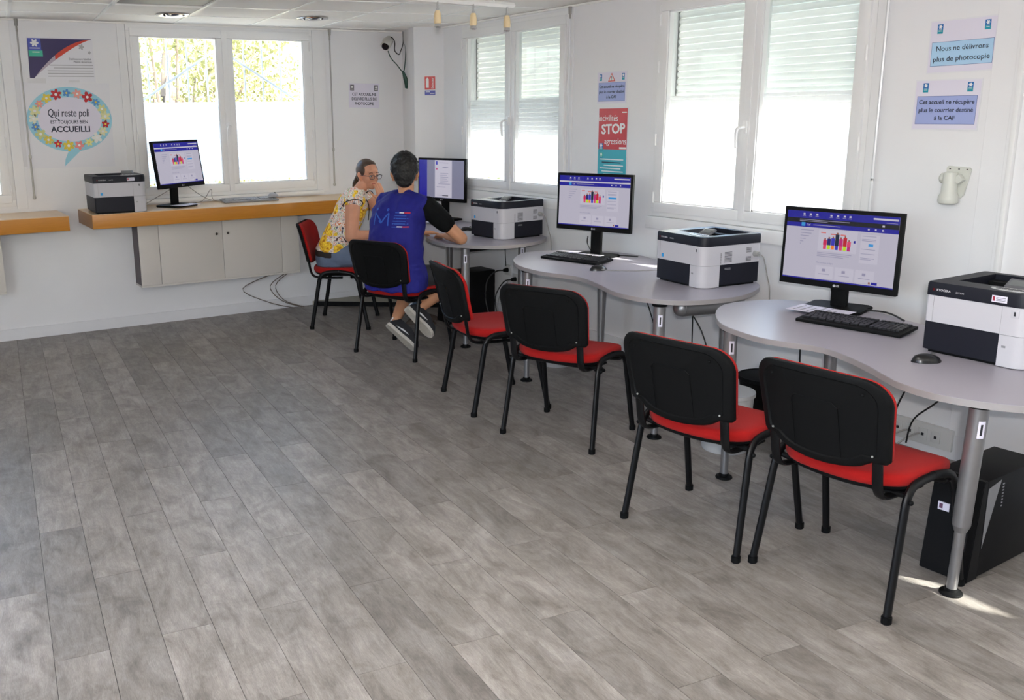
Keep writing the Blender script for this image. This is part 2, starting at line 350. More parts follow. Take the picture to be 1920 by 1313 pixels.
# low platform across the corner
mb = MB(); mb.prism(ccw([(3.215, 7.59), (4.288, 6.76), (4.288, 7.11), (4.08, 7.25), (4.17, 7.63), (3.215, 7.638)]), 0, .035)
plat = struct(mb, 'floor_platform', M('pale_step_top', (.42, .40, .33), .6), smooth=False)
mb = MB(); d = Vector((1.073, -.83)).normalized(); nn = Vector((d.y, -d.x)) * .004
mb.prism(ccw([(3.215 + nn.x, 7.59 + nn.y), (4.288 + nn.x, 6.76 + nn.y), (4.288 - nn.x * 3, 6.76 - nn.y * 3), (3.215 - nn.x * 3, 7.59 - nn.y * 3)]), 0, .038)
mb.build('step_edge', BLKP, plat, smooth=False)

# floor: slab with planks laid one by one, half bond, 1.02 x 0.166 m
mb = MB(); mb.b2(XL, XR, YF, YB, -.12, -.0035); floor = struct(mb, 'floor', GROOVE, smooth=False)
room = [(1, 0, XR), (-1, 0, -XL), (0, 1, YB), (0, -1, -YF)]
PW, PL = .1660, 1.02
ph = MB(); ph.b2(-PL / 2 + .0007, PL / 2 - .0009, -PW / 2 + .0008, PW / 2 - .0008, -.0035, 0); full_me = ph.mesh('plank', FLOOR, False)
dens = []
for k in range(-16, 28):
    v0 = .002 + PW * k + PW / 2; off = 2.855 + .0085 * k + (.508 if k % 2 else 0)
    for n in range(-6, 6):
        u0 = off + PL * n + PL / 2; c = PU * u0 + PV * v0
        if c.x < XL - .6 or c.x > XR + .6 or c.y < YF - .6 or c.y > YB + .6: continue
        poly = [(c + PU * (a * (PL / 2 - .0007)) + PV * (b_ * (PW / 2 - .0006))) for a, b_ in ((-1, -1), (1, -1), (1, 1), (-1, 1))]; poly = [(p.x, p.y) for p in poly]
        cl = clip(poly, room)
        if not cl: continue
        inview = c.y > .6 and c.x > -.35 and (c.x < c.y * 1.9 + 1.2)
        if not inview: dens.append(cl); continue
        whole = len(cl) == 4 and all(-1e-6 < abs(p[0] - q[0]) + abs(p[1] - q[1]) < 1e-4 for p in cl for q in [min(poly, key=lambda r: abs(r[0] - p[0]) + abs(r[1] - p[1]))])
        if whole:
            o = bpy.data.objects.new('plank', full_me)
        else:
            pm = MB(); Ti = [((PU.x * (x - c.x) + PU.y * (y - c.y)), -(PV.x * (x - c.x) + PV.y * (y - c.y))) for x, y in cl]
            pm.prism(ccw(Ti), -.0035, 0); o = bpy.data.objects.new('plank', pm.mesh('plank', FLOOR, False))
        COL.objects.link(o); o.parent = floor; o.location = (c.x, c.y, 0); o.rotation_euler = (0, 0, math.atan2(PU.y, PU.x))
mb = MB()
for cl in dens: mb.prism(ccw(cl), -.0035, 0)
o = mb.build('planks_behind', FLOOR, floor, smooth=False); o['kind'] = 'stuff'

# ceiling: slab, tiles, T-bar grid
mb = MB(); mb.b2(XL, XR, YF, YB, ZC + .06, ZC + .2); ceil = struct(mb, 'ceiling', WALL, smooth=False)
TW = .603; tiles_far = MB(); bars = MB()
GO = PV * 3.333 * 1.0 + PU * 0; GV0 = 2.595; GU0 = 6.62    # grid lines: columns through v=GV0, rows through u=GU0
crm = [(1, 0, XR), (-1, 0, -XL), (0, 1, YB), (0, -1, -YF)]
for i in range(-9, 5):
    for j in range(-16, 4):
        v0 = GV0 + TW * (i + .5); u0 = GU0 + TW * (j + .5); c = PU * u0 + PV * v0
        cl = clip([tuple(c + PU * (a * (TW / 2 - .011)) + PV * (b_ * (TW / 2 - .011))) for a, b_ in ((-1, -1), (1, -1), (1, 1), (-1, 1))], crm)
        if not cl: continue
        if i == -3 and j == -1: continue                      # luminaire sits here
        if (i, j) in ((-2, -8), (-4, -10), (0, -12), (-5, -6)): continue   # unseen glowing panels added here for downward light
        if c.y > 3.6 and c.x > -1:
            tm = MB(); tm.prism(ccw([(x - c.x, y - c.y) for x, y in cl]), 0, .012); o = tm.build('ceiling_tile', CEIL, ceil, False); o.location = (c.x, c.y, ZC + .003)
        else: tiles_far.prism(ccw(cl), ZC + .003, ZC + .015)
o = tiles_far.build('ceiling_tiles_behind', CEIL, ceil, False); o['kind'] = 'stuff'
def tbar(p, q, nm='grid_bar'):
    p = Vector(p); q = Vector(q); d = (q - p).normalized(); s = Vector((d.y, -d.x)) * .012
    cl = clip([tuple(p - s), tuple(q - s), tuple(q + s), tuple(p + s)], crm)
    if cl: bm_ = MB(); bm_.prism(ccw(cl), ZC - .001, ZC + .004); bm_.build(nm, TBAR, ceil, False)
for i in range(-9, 6): tbar(PV * (GV0 + TW * i) + PU * -4, PV * (GV0 + TW * i) + PU * 9)
for j in range(-16, 5): tbar(PU * (GU0 + TW * j) + PV * -4, PU * (GU0 + TW * j) + PV * 6)
mb = MB(); wbox(mb, WB, XL, XR, ZC - .012, ZC, 0, .02); wbox(mb, WR, YF, YB, ZC - .012, ZC, 0, .02); struct(mb, 'trim_3', TBAR, smooth=False)

# ------------------------------------------------------------------ windows
SHUT = translucent('shutter_slat_pvc', (.70, .715, .71, 1), .28, .45)
def window(num, W, a0, a1, z0, z1, flip=False, film_top=1.775, label=None, shutter_to=None, gap=.03, film_on=True):
    """two-leaf casement; a0<a1 outer frame; flip for the right wall"""
    g = bpy.data.objects.new('window_%d' % num, None); COL.objects.link(g); g['kind'] = 'structure'
    mb = MB(); t = .05
    for b in ((a0, a1, z0, z0 + t), (a0, a1, z1 - t, z1), (a0, a0 + t, z0 + t, z1 - t), (a1 - t, a1, z0 + t, z1 - t)): wbox(mb, W, *b, -.10, .012, .004)
    mb.build('window_frame', PVC, g)
    am = (a0 + a1) / 2; sw = .062
    for s0, s1 in ((a0 + .028, am - .002), (am + .002, a1 - .028)):
        mb = MB(); q0, q1 = z0 + .028, z1 - .028
        for b in ((s0, s1, q0, q0 + sw), (s0, s1, q1 - sw, q1), (s0, s0 + sw, q0 + sw, q1 - sw), (s1 - sw, s1, q0 + sw, q1 - sw)): wbox(mb, W, *b, -.045, .026, .006)
        sash = mb.build('sash', PVC, g)
        i0, i1, j0, j1 = s0 + sw, s1 - sw, q0 + sw, q1 - sw
        mb = MB()
        for b in ((i0, i1, j0, j0 + .008), (i0, i1, j1 - .008, j1), (i0, i0 + .008, j0, j1), (i1 - .008, i1, j0, j1)): wbox(mb, W, *b, -.03, .018)
        mb.build('glazing_bead', PVC, sash, False)
        mb = MB(); wbox(mb, W, i0, i1, j0, j1, -.016, -.012); mb.build('pane', GLASS, sash, False)
        if film_on:
            mb = MB(); wbox(mb, W, i0 + .010, i1 - .010, j0 + gap, film_top, -.0095, -.009); mb.build('frosted_film', FILM, sash, False)
        side = s0 if s0 < am - .1 else s1
        if s0 > am - .1: side = s1
        for zz in (z0 + .12, z0 + .48, z1 - .42, z1 - .14):
            p = W(side, zz, .03); mb = MB(); mb.cyl((p[0], p[1], p[2] - .035), (p[0], p[1], p[2] + .035), .008, n=10); mb.build('hinge', PVC, sash)
    # centre cover strip and handle
    mb = MB(); wbox(mb, W, am - .022, am + .022, z0 + .03, z1 - .03, .024, .034, .003); mb.build('cover_strip', PVC, g)
    zc = z0 + .56
    mb = MB(); wbox(mb, W, am - .014, am + .014, zc - .035, zc + .035, .034, .046, .004)
    p = [W(am, zc, .045), W(am, zc, .075), W(am + (.02 if flip else -.02), zc - .01, .082), W(am + (.028 if flip else -.028), zc - .05, .078), W(am + (.03 if flip else -.03), zc - .115, .07)]
    mb.tube(p, [.007, .009, .010, .009, .008], 8, sub=3); mb.build('handle', PVC, g)
    # outer reveal sill
    mb = MB(); wbox(mb, W, a0 - .02, a1 + .02, z0 - .04, z0, -.30, -.10); mb.build('outer_sill', M('stone_sill', (.45, .44, .42), .8), g, False)
    if shutter_to:
        z = z1 - .01; pitch = .0395
        while z - pitch > shutter_to:
            mb = MB(); prof = [(-.112, 0), (-.104, -.005), (-.100, -.014), (-.100, -.025), (-.104, -.033), (-.112, -.0388), (-.116, -.0388), (-.116, 0)]
            rings = []
            for a in (a0 + .055, a1 - .055): rings.append([Vector(W(a, z + dz, dd)) for dd, dz in prof])
            mb.loft(rings); mb.build('shutter_slat', SHUT, g, True, 50); z -= pitch
        mb = MB(); wbox(mb, W, a0 + .055, a1 - .055, z - .035, z - .001, -.117, -.104, .003); mb.build('shutter_bottom_bar', PVC, g)
        for a in (a0 + .03, a1 - .06): mb = MB(); wbox(mb, W, a, a + .03, z0, z1, -.122, -.101); mb.build('shutter_guide', M('guide_alu', (.45, .45, .45), .4, .6), g, False)
    return g
window(1, WB, -.68, .85, 1.02, 2.365)
window(2, WB, 1.755, 3.305, 1.02, 2.365)
window(3, WR, 5.40, 6.81, 1.035, 2.345, True, 1.76, shutter_to=1.45, gap=.03)
window(4, WR, 3.03, 4.52, .995, 2.335, True, 1.74, shutter_to=1.62, gap=.20)
window(5, WR, -1.62, -.46, .995, 2.335, True, 1.90)
# big opening on the left, unseen, added to let daylight in
g = bpy.data.objects.new('window_6', None); COL.objects.link(g); g['kind'] = 'structure'
mb = MB()
for y in (-2.0, -.55, .9, 2.34): mb.b2(XL - .12, XL - .04, y, y + .06, .95, 2.35)
mb.b2(XL - .12, XL - .04, -2.0, 2.4, .95, 1.01); mb.b2(XL - .12, XL - .04, -2.0, 2.4, 2.29, 2.35); mb.build('window_frame', PVC, g, False)
# vertical boards beside the windows
for i, (W, a0, a1, d) in enumerate(((WB, 1.692, 1.752, .010), (WB, 3.308, 3.43, .008), (WB, .853, .93, .008), (WR, 2.975, 3.028, .014), (WR, 4.523, 4.56, .008), (WR, 5.36, 5.398, .012))):
    mb = MB(); wbox(mb, W, a0, a1, 1.0, ZC - .012, 0, d, .002); struct(mb, 'trim_%d' % (i + 4), TRIMW, smooth=False)
mb = MB(); wbox(mb, WB, 1.70, 3.36, .985, 1.018, 0, .03, .004); struct(mb, 'trim_10', PVC)
mb = MB(); wbox(mb, WR, 2.98, 4.56, .915, .993, 0, .03, .006); struct(mb, 'trim_11', PVC)
mb = MB(); wbox(mb, WR, 5.37, 6.85, .955, 1.033, 0, .03, .006); struct(mb, 'trim_12', PVC)
# shutter crank rods hanging from the ceiling
def rod(W, a, ztop, zbot, label, white=False, lean=0.0):
    t = thing('shutter_crank_rod', label, 'crank rod', W(a, ztop, .05), group='shutter crank rods')
    P = lambda z: Vector(W(a + lean * (ztop - z), z, .05)) - Vector(W(a, ztop, .05))
    zb = zbot
    mt = M('rod_white', (.72, .73, .75), .25) if white else M('rod_grey', (.36, .35, .34), .35, .4)
    mb = MB(); mb.cyl(P(ztop + .0), P(ztop - .05), .014, .011, 12); mb.cyl(P(ztop - .05), P(ztop - .09), .007, n=10); mb.build('universal_joint', M('joint_grey', (.28, .27, .25), .4), t)
    mb = MB(); mb.cyl(P(ztop - .08), P(zb + .32), .0075 if white else .006, n=10); mb.build('rod', mt, t)
    if zb > .9 and not white:
        mb = MB(); mb.lathe([(.006, 0), (.012, .004), (.012, .018), (.008, .026), (.007, .30), (.011, .305), (.011, .325), (.006, .33)], 12, c=P(zb)); mb.build('crank_handle', M('handle_grey', (.42, .41, .38), .4), t)
    else:
        mb = MB(); mb.cyl(P(zb + .33), P(zb), .0075, n=10); mb.build('lower_rod', mt, t)
    return t
rod(WB, .975, 2.37, 1.07, 'thin grey shutter crank rod hanging left of the blue bubble poster')
rod(WB, 3.455, 2.37, 1.05, 'thin grey shutter crank rod hanging right of the grilled back window')
rod(WR, 5.35, 2.36, 1.0, 'slim white shutter rod beside the nearer side of the far right window', True)
rod(WR, 2.95, 2.36, .98, 'slim white shutter rod between the near window and the two blue signs', True)

# ------------------------------------------------------------------ outside
mb = MB(); mb.b2(-14, 30, -14, 30, -1.2, -.6); o = mb.build('ground', M('dry_ground', (.48, .45, .38), .95, var=.2, scale=1.5), None, False); o['kind'] = 'structure'
GRIL = M('grille_paint', (.80, .80, .84), .5)
t = thing('window_grille', 'pale grey iron security grille outside the back window, bars with a chevron', 'grille', (0, YB + .25, 0))
for x in [1.97 + .163 * k for k in range(8)]: mb = MB(); mb.cyl((x, 0, 1.0), (x, 0, 2.40), .008, n=8); mb.build('bar', GRIL, t)
for z in (1.05, 2.38): mb = MB(); mb.b2(1.78, 3.3, -.006, .006, z - .015, z + .015); mb.build('rail', GRIL, t, False)
for q in ((1.83, 1.745, 2.56, 2.215), (2.56, 2.215, 3.30, 1.76)): mb = MB(); mb.tube([(q[0], -.014, q[1]), (q[2], -.014, q[3])], .011, 6); mb.build('diagonal_bar', GRIL, t)
LEAF = translucent('leaf_green', (.09, .14, .035, 1), .4, .5); LEAFY = translucent('leaf_yellow_green', (.20, .20, .08, 1), .45, .5); BARK = M('bark', (.16, .12, .09), .9, var=.3, scale=15)
def tree(loc, h, crown, nleaf, lm, label, seed, size=.07):
    rnd = random.Random(seed); t = thing('tree', label, 'tree', loc, group=None)
    mb = MB(); mb.tube([(0, 0, 0), (.08, 0, h * .3), (-.05, .05, h * .6), (.05, 0, h)], [.14, .12, .09, .03], 8, sub=4); mb.build('trunk', BARK, t)
    mb = MB(); ends = []
    for k in range(16):
        a = rnd.uniform(0, 2 * PI); z = rnd.uniform(h * .35, h * .95); e = Vector((math.cos(a) * crown * rnd.uniform(.4, .9), math.sin(a) * crown * rnd.uniform(.4, .9), z + rnd.uniform(-.2, .5)))
        mb.tube([(0, 0, z * .85), e * .5 + Vector((0, 0, z * .25 * .5)), e], [.04, .025, .01], 6, sub=3); ends.append(e)
    mb.build('branches', BARK, t)['kind'] = 'stuff'
    vs, fs = [], []
    for k in range(nleaf):
        e = rnd.choice(ends); p = e + Vector((rnd.gauss(0, .38), rnd.gauss(0, .38), rnd.gauss(0, .32)))
        q = Quaternion((rnd.gauss(0, 1), rnd.gauss(0, 1), rnd.gauss(0, 1), rnd.gauss(0, 1))).normalized(); s = size * rnd.uniform(.6, 1.3); n = len(vs)
        for v in ((-.5, 0, 0), (0, -.3, .05), (.5, 0, 0), (0, .3, .05)): vs.append(p + q @ (Vector(v) * s))
        fs.append((n, n + 1, n + 2, n + 3))
    me = bpy.data.meshes.new('foliage'); me.from_pydata(vs, [], fs); me.materials.append(lm); o = bpy.data.objects.new('foliage', me); COL.objects.link(o); o.parent = t; o['kind'] = 'stuff'
tree((3.3, 12.2, -.6), 3.6, 1.7, 11000, LEAFY, 'sunlit yellow green tree outside the left leaf of the back window', 3)
tree((7.4, 13.2, -.6), 3.1, 1.2, 9000, LEAF, 'greener bushy tree outside the right leaf of the back window', 5)
mb = MB(); mb.b2(-3, 14, 16, 16.3, -.6, 3.6); o = mb.build('garden_wall', M('pale_render', (.24, .22, .17), .9, var=.08, scale=1), None, False); tag(o, 'pale rendered garden wall far outside behind the trees', 'wall')

# ------------------------------------------------------------------ chairs
def back_outline(n=10):
    """half metre wide back, bottom edge bowed down in the middle"""
    P = []
    w0, w1, zt, zb, zm = .232, .246, .340, .062, .0
    r = .085
    P += [(-w0, zb), (-w0 - .004, zb + .06)]
    P += [(-w1 + .0 + r * (1 - math.cos(a)), zt - r + r * math.sin(a)) for a in [PI / 2 * k / 7 for k in range(8)]]
    P += [(w1 - r * (1 - math.cos(a)), zt - r + r * math.sin(a)) for a in [PI / 2 * (1 - k / 7) for k in range(8)]]
    P += [(w0 + .004, zb + .06), (w0, zb), (w0 - .012, zb - .012), (w0 - .05, zb - .010)]
    P += [(w0 * .72 * math.cos(a), zb - .012 - .042 * math.sin(a)) for a in [PI * k / 12 for k in range(1, 12)]]
    P += [(-w0 + .05, zb - .010), (-w0 + .012, zb - .012)]
    return P
def chair_parts():
    t = thing('visitor_chair', 'x', 'chair')
    # seat cushion: superellipse outline, crowned, front edge rolling down
    def seat_out(s, n=40):
        P = []
        for k in range(n):
            a = 2 * PI * k / n; c, d = math.cos(a), math.sin(a); e = .42 if c > 0 else .42 + .30 * min(1, -c * 1.6)
            P.append((-.012 + s * .222 * math.copysign(abs(c) ** e, c), s * .232 * math.copysign(abs(d) ** e, d)))
        return P
    def zdrop(x, y): return -.030 * max(0, (x - .10) / .11) ** 2 + .010 * max(0, (-x - .10) / .12) ** 2 + .010 * (y / .23) ** 2
    mb = MB()
    rings = []
    for s, z in ((.93, .428), (.985, .432), (1, .442), (1, .456), (.985, .468), (.94, .475), (.8, .479), (.5, .476), (.15, .474)):
        rings.append([Vector((x, y, z + zdrop(x, y))) for x, y in seat_out(s)])
    mb.loft(rings); mb.build('seat', RED, t, True, 60)
    mb = MB(); rings = []
    for s, z in ((.3, .414), (.90, .414), (.955, .420), (.965, .430), (.6, .434)): rings.append([Vector((x, y, z + zdrop(x, y))) for x, y in seat_out(s)])
    mb.loft(rings); mb.build('seat_shell', BLKP, t, True, 60)
    # backrest
    OUT = back_outline(); cyy = .19
    def bp(y, z, off):
        x = -.210 - .25 * z - .055 * (1 - min(1, abs(y) / .25) ** 2) + off
        return Vector((x, y, .490 + z))
    def ring(s, off): return [bp(y * s, cyy + (z - cyy) * s, off) for y, z in OUT]
    mb = MB(); mb.loft([ring(.3, .006), ring(.96, .004), ring(.995, .0), ring(1.0, -.006), ring(.985, -.016), ring(.95, -.019), ring(.86, -.019), ring(.835, -.013), ring(.6, -.012), ring(.2, -.012)])
    back = mb.build('backrest', BLKP, t, True, 40)
    mb = MB()                                                   # raised rectangle moulded into the shell
    pts = [bp(y, z, -.0135) for y, z in [(-.085, .03), (-.085, .22), (-.07, .235), (.07, .235), (.085, .22), (.085, .03)]]
    mb.tube(pts, .0022, 5); mb.build('moulded_rib', BLKP, back)
    for s in (-1, 1):
        mb = MB(); mb.sph(bp(s * .165, .285, -.0125), .006, n=8); mb.build('screw', BLKP, back)
        mb = MB(); mb.sph(bp(s * .185, .075, -.017), .0045, n=8); mb.build('screw', M('screw_zinc', (.3, .3, .28), .4, .5), back)
    mb = MB(); mb.loft([ring(.4, .004), ring(.955, .004), ring(.985, .010), ring(.975, .022), ring(.92, .031), ring(.6, .036), ring(.2, .037)]); mb.build('back_pad', RED, t, True, 60)
    # side frames
    Yv = Vector((0, 1, 0))
    for s in (-1, 1):
        rear = [(-.226, s * .262, .012), (-.20, s * .256, .15), (-.168, s * .249, .33), (-.155, s * .246, .395), (-.135, s * .244, .432), (-.095, s * .243, .452), (0, s * .243, .458)]
        front = [(.226, s * .262, .012), (.198, s * .256, .15), (.160, s * .249, .33), (.150, s * .246, .385), (.130, s * .244, .420), (.095, s * .243, .443), (0, s * .243, .458)]
        for pth in (rear, front):
            mb = MB(); P = smooth_path([Vector(p) for p in pth], 4); rings = []
            for i, p in enumerate(P):
                tt = (P[min(i + 1, len(P) - 1)] - P[max(i - 1, 0)]).normalized(); a = Yv.cross(tt).normalized()
                rings.append([p + a * .0158 * math.cos(2 * PI * k / 12) + Yv * .0125 * math.sin(2 * PI * k / 12) for k in range(12)])
            mb.loft(rings); leg = mb.build('leg', BLKM, t)
            fx, fy, _ = pth[0]; mb = MB(); T = [(fx + .0190 * math.cos(2 * PI * k / 12), fy + .0165 * math.sin(2 * PI * k / 12)) for k in range(12)]
            mb.prism(T, 0, .026, bev=.002); mb.build('foot_cap', BLKP, leg)
    for x in (-.13, .10):
        mb = MB(); mb.tube([(x, -.243, .425 if x > 0 else .43), (x, -.19, .410), (x, .19, .410), (x, .243, .425 if x > 0 else .43)], .0105, 10, sub=3); mb.build('crossbar', BLKM, t)
    for s in (-1, 1):
        mb = MB(); P = smooth_path([Vector(p) for p in ((.02, s * .188, .404), (-.14, s * .188, .404), (-.205, s * .190, .415), (-.232, s * .191, .452), (-.246, s * .192, .53), (-.268, s * .192, .64))], 4); rings = []
        for i, p in enumerate(P):
            tt = (P[min(i + 1, len(P) - 1)] - P[max(i - 1, 0)]).normalized(); a = Yv.cross(tt).normalized()
            rings.append([p + a * .0085 * math.cos(2 * PI * k / 10) + Yv * .0185 * math.sin(2 * PI * k / 10) for k in range(10)])
        mb.loft(rings); mb.build('back_bracket', BLKM, t)
        mb = MB(); mb.sph((-.155, s * .262, .405), .009, n=8); mb.build('stacking_knob', BLKP, t)
    return t
chair0 = chair_parts()
CH = [((2.892, 1.937), .06, 'nearest black-backed red visitor chair, beside the black computer tower'),
      ((2.778, 2.513), .165, 'second nearest black-backed red visitor chair, left of the nearest one'),
      ((2.994, 3.715), .387, 'red visitor chair seen square from behind, at the middle desk'),
      ((2.982, 4.392), -.216, 'red visitor chair turned side on, between the seated man and the middle desk'),
      ((3.107, 5.725), .422, 'red visitor chair the man in the blue vest sits on'),
      ((3.153, 6.808), -.61, 'red visitor chair the woman in the floral top sits on')]
for i, (p, a, lb) in enumerate(CH):
    c = chair0 if i == 0 else copy_tree(chair0)
    c.location = (p[0], p[1], 0); c.rotation_euler = (0, 0, a); c['label'] = lb; c['group'] = 'black and red visitor chairs'

# ------------------------------------------------------------------ desks
def desk(name_label, outline, z, legs, extra=None):
    P = ccw(closed_curve(outline, 6)); cx = sum(p[0] for p in P) / len(P); cy = sum(p[1] for p in P) / len(P)
    L = [(p[0] - cx, p[1] - cy) for p in P]
    t = thing('kidney_desk', name_label, 'desk', (cx, cy, 0))
    mb = MB(); mb.prism(L, z - .024, z, bev=.0015); mb.build('desk_top', DESK, t, True, 30)
    mb = MB(); n = len(L)
    def offp(k, d):
        a = Vector(L[k - 1]); b = Vector(L[(k + 1) % n]); tt = (b - a).normalized(); return Vector((L[k][0] + tt.y * d, L[k][1] - tt.x * d))
    rings = []
    for zz, d in ((z - .0235, .0), (z - .0235, .0018), (z - .0015, .0018), (z - .0015, 0)): rings.append([Vector((*offp(k, d), zz)) for k in range(n)])
    mb.loft(rings, True, False); mb.build('edge_band', EDGE, t, True, 40)
    for (x, y, tx, ty, thick) in legs:
        x -= cx; y -= cy; zt = z - .024; T = lambda h: Vector((x + tx * h, y + ty * h, h))
        mb = MB()
        if thick:
            mb.cyl(T(.27), T(zt - .012), .029, .030, 24); mb.cyl(T(.245), T(.27), .020, .029, 24); mb.cyl(T(.02), T(.25), .0175, .0175, 20)
        else: mb.cyl(T(.05), T(zt - .012), .016, .034, 24); mb.cyl(T(.018), T(.05), .014, .016, 20)
        leg = mb.build('leg', STEEL, t)
        mb = MB(); mb.lathe([(.0, 0), (.036, 0), (.038, .004), (.036, .010), (.022, .014), (.020, .024), (0, .024)], 24, c=T(0)); mb.build('foot_disc', BLKP, leg)
        mb = MB(); mb.lathe([(0, 0), (.036, 0), (.040, .012), (.040, .0135), (0, .0135)], 24, c=T(zt - .0135)); mb.build('collar', BLKP, leg)
        if thick:
            # stock label facing the room
            for mt, hw, h0, h1, rr in ((PAPER, .30, zt - .115, zt - .055, .0305), (INK, .10, zt - .105, zt - .066, .0308)):
                mb = MB(); rings = []
                for h in (h0, h1):
                    b = T(h); rings.append([b + Vector((math.cos(a), math.sin(a), 0)) * rr for a in [-2.15 + hw * (k / 4 - 1) * 1.2 for k in range(9)]])
                mb.loft(rings, False, False); mb.build('stock_label' if mt is PAPER else 'barcode', mt, leg)
    return t, (cx, cy)
D1 = [(3.461, 3.123), (3.306, 3.031), (3.16, 2.88), (3.092, 2.744), (3.065, 2.539), (3.128, 2.342), (3.106, 2.211), (3.036, 2.053), (2.972, 1.941), (2.930, 1.853), (2.912, 1.721), (2.955, 1.581), (3.04, 1.47), (3.20, 1.36), (3.42, 1.31), (3.64, 1.38), (3.79, 1.56), (3.85, 1.80), (3.84, 2.08), (3.83, 2.36), (3.898, 2.637), (3.88, 2.88), (3.785, 3.05), (3.628, 3.123)]
D2 = [(3.664, 5.067), (3.468, 4.888), (3.345, 4.663), (3.318, 4.406), (3.365, 4.230), (3.380, 4.094), (3.323, 3.885), (3.249, 3.670), (3.249, 3.485), (3.323, 3.334), (3.464, 3.255), (3.665, 3.231), (3.862, 3.291), (4.02, 3.40), (4.12, 3.58), (4.16, 3.85), (4.16, 4.15), (4.19, 4.385), (4.228, 4.53), (4.19, 4.80), (4.06, 4.98), (3.84, 5.085)]
D3 = [(3.47, 6.02), (3.435, 5.925), (3.402, 5.758), (3.405, 5.60), (3.46, 5.50), (3.564, 5.365), (3.738, 5.290), (3.986, 5.345), (4.168, 5.470), (4.24, 5.65), (4.26, 6.0), (4.26, 6.7), (4.20, 6.98), (4.0, 7.10), (3.78, 7.02), (3.66, 6.8), (3.64, 6.55), (3.62, 6.30), (3.55, 6.15)]
d1, c1 = desk('nearest pearl grey kidney desk with a keyboard and a printer, at the right edge', D1, .735, [(3.049, 1.669, -.06, -.06, True), (3.196, 2.828, -.02, .0, True), (3.75, 2.72, 0, .02, False), (3.70, 1.55, 0, 0, False)])
d2, c2 = desk('middle pearl grey kidney desk with a keyboard in the sun and a printer', D2, .735, [(3.308, 3.401, 0, 0, True), (3.380, 4.618, 0, 0, True), (3.92, 4.55, 0, .0, False), (4.0, 3.6, 0, 0, False)])
d3, c3 = desk('far pearl grey kidney desk the seated man leans his elbow on', D3, .76, [(3.527, 5.566, 0, 0, True), (4.06, 5.62, 0, 0, True), (3.78, 6.85, 0, 0, False), (4.15, 6.8, 0, 0, False)])
def under(parent, c, name, m, pts): pass
mb = MB(); mb.prism(ccw([(-.20, -.10), (.20, -.14), (.24, .08), (-.16, .12)]), .690, .711); o = mb.build('under_tray', BLKP, d1, False); o.location = (3.42 - c1[0], 2.86 - c1[1], 0)
mb = MB(); mb.tube([(3.80 - c2[0], 3.35 - c2[1], .665), (3.48 - c2[0], 3.42 - c2[1], .665)], .046, 16); mb.sph((3.80 - c2[0], 3.35 - c2[1], .665), .046, n=12); mb.sph((3.48 - c2[0], 3.42 - c2[1], .665), .046, n=12); mb.build('cable_tray', STEEL, d2)
for dd, cc, pa, pb in ((d1, c1, (3.05, 1.70), (3.68, 1.60)), (d1, c1, (3.23, 2.83), (3.74, 2.74)), (d2, c2, (3.33, 3.44), (3.98, 3.60)), (d2, c2, (3.40, 4.60), (3.90, 4.55)), (d3, c3, (3.56, 5.58), (4.05, 5.62))):
    mb = MB(); mb.tube([(pa[0] - cc[0], pa[1] - cc[1], .700), (pb[0] - cc[0], pb[1] - cc[1], .700)], .011, 6); mb.build('support_bar', BLKM, dd)

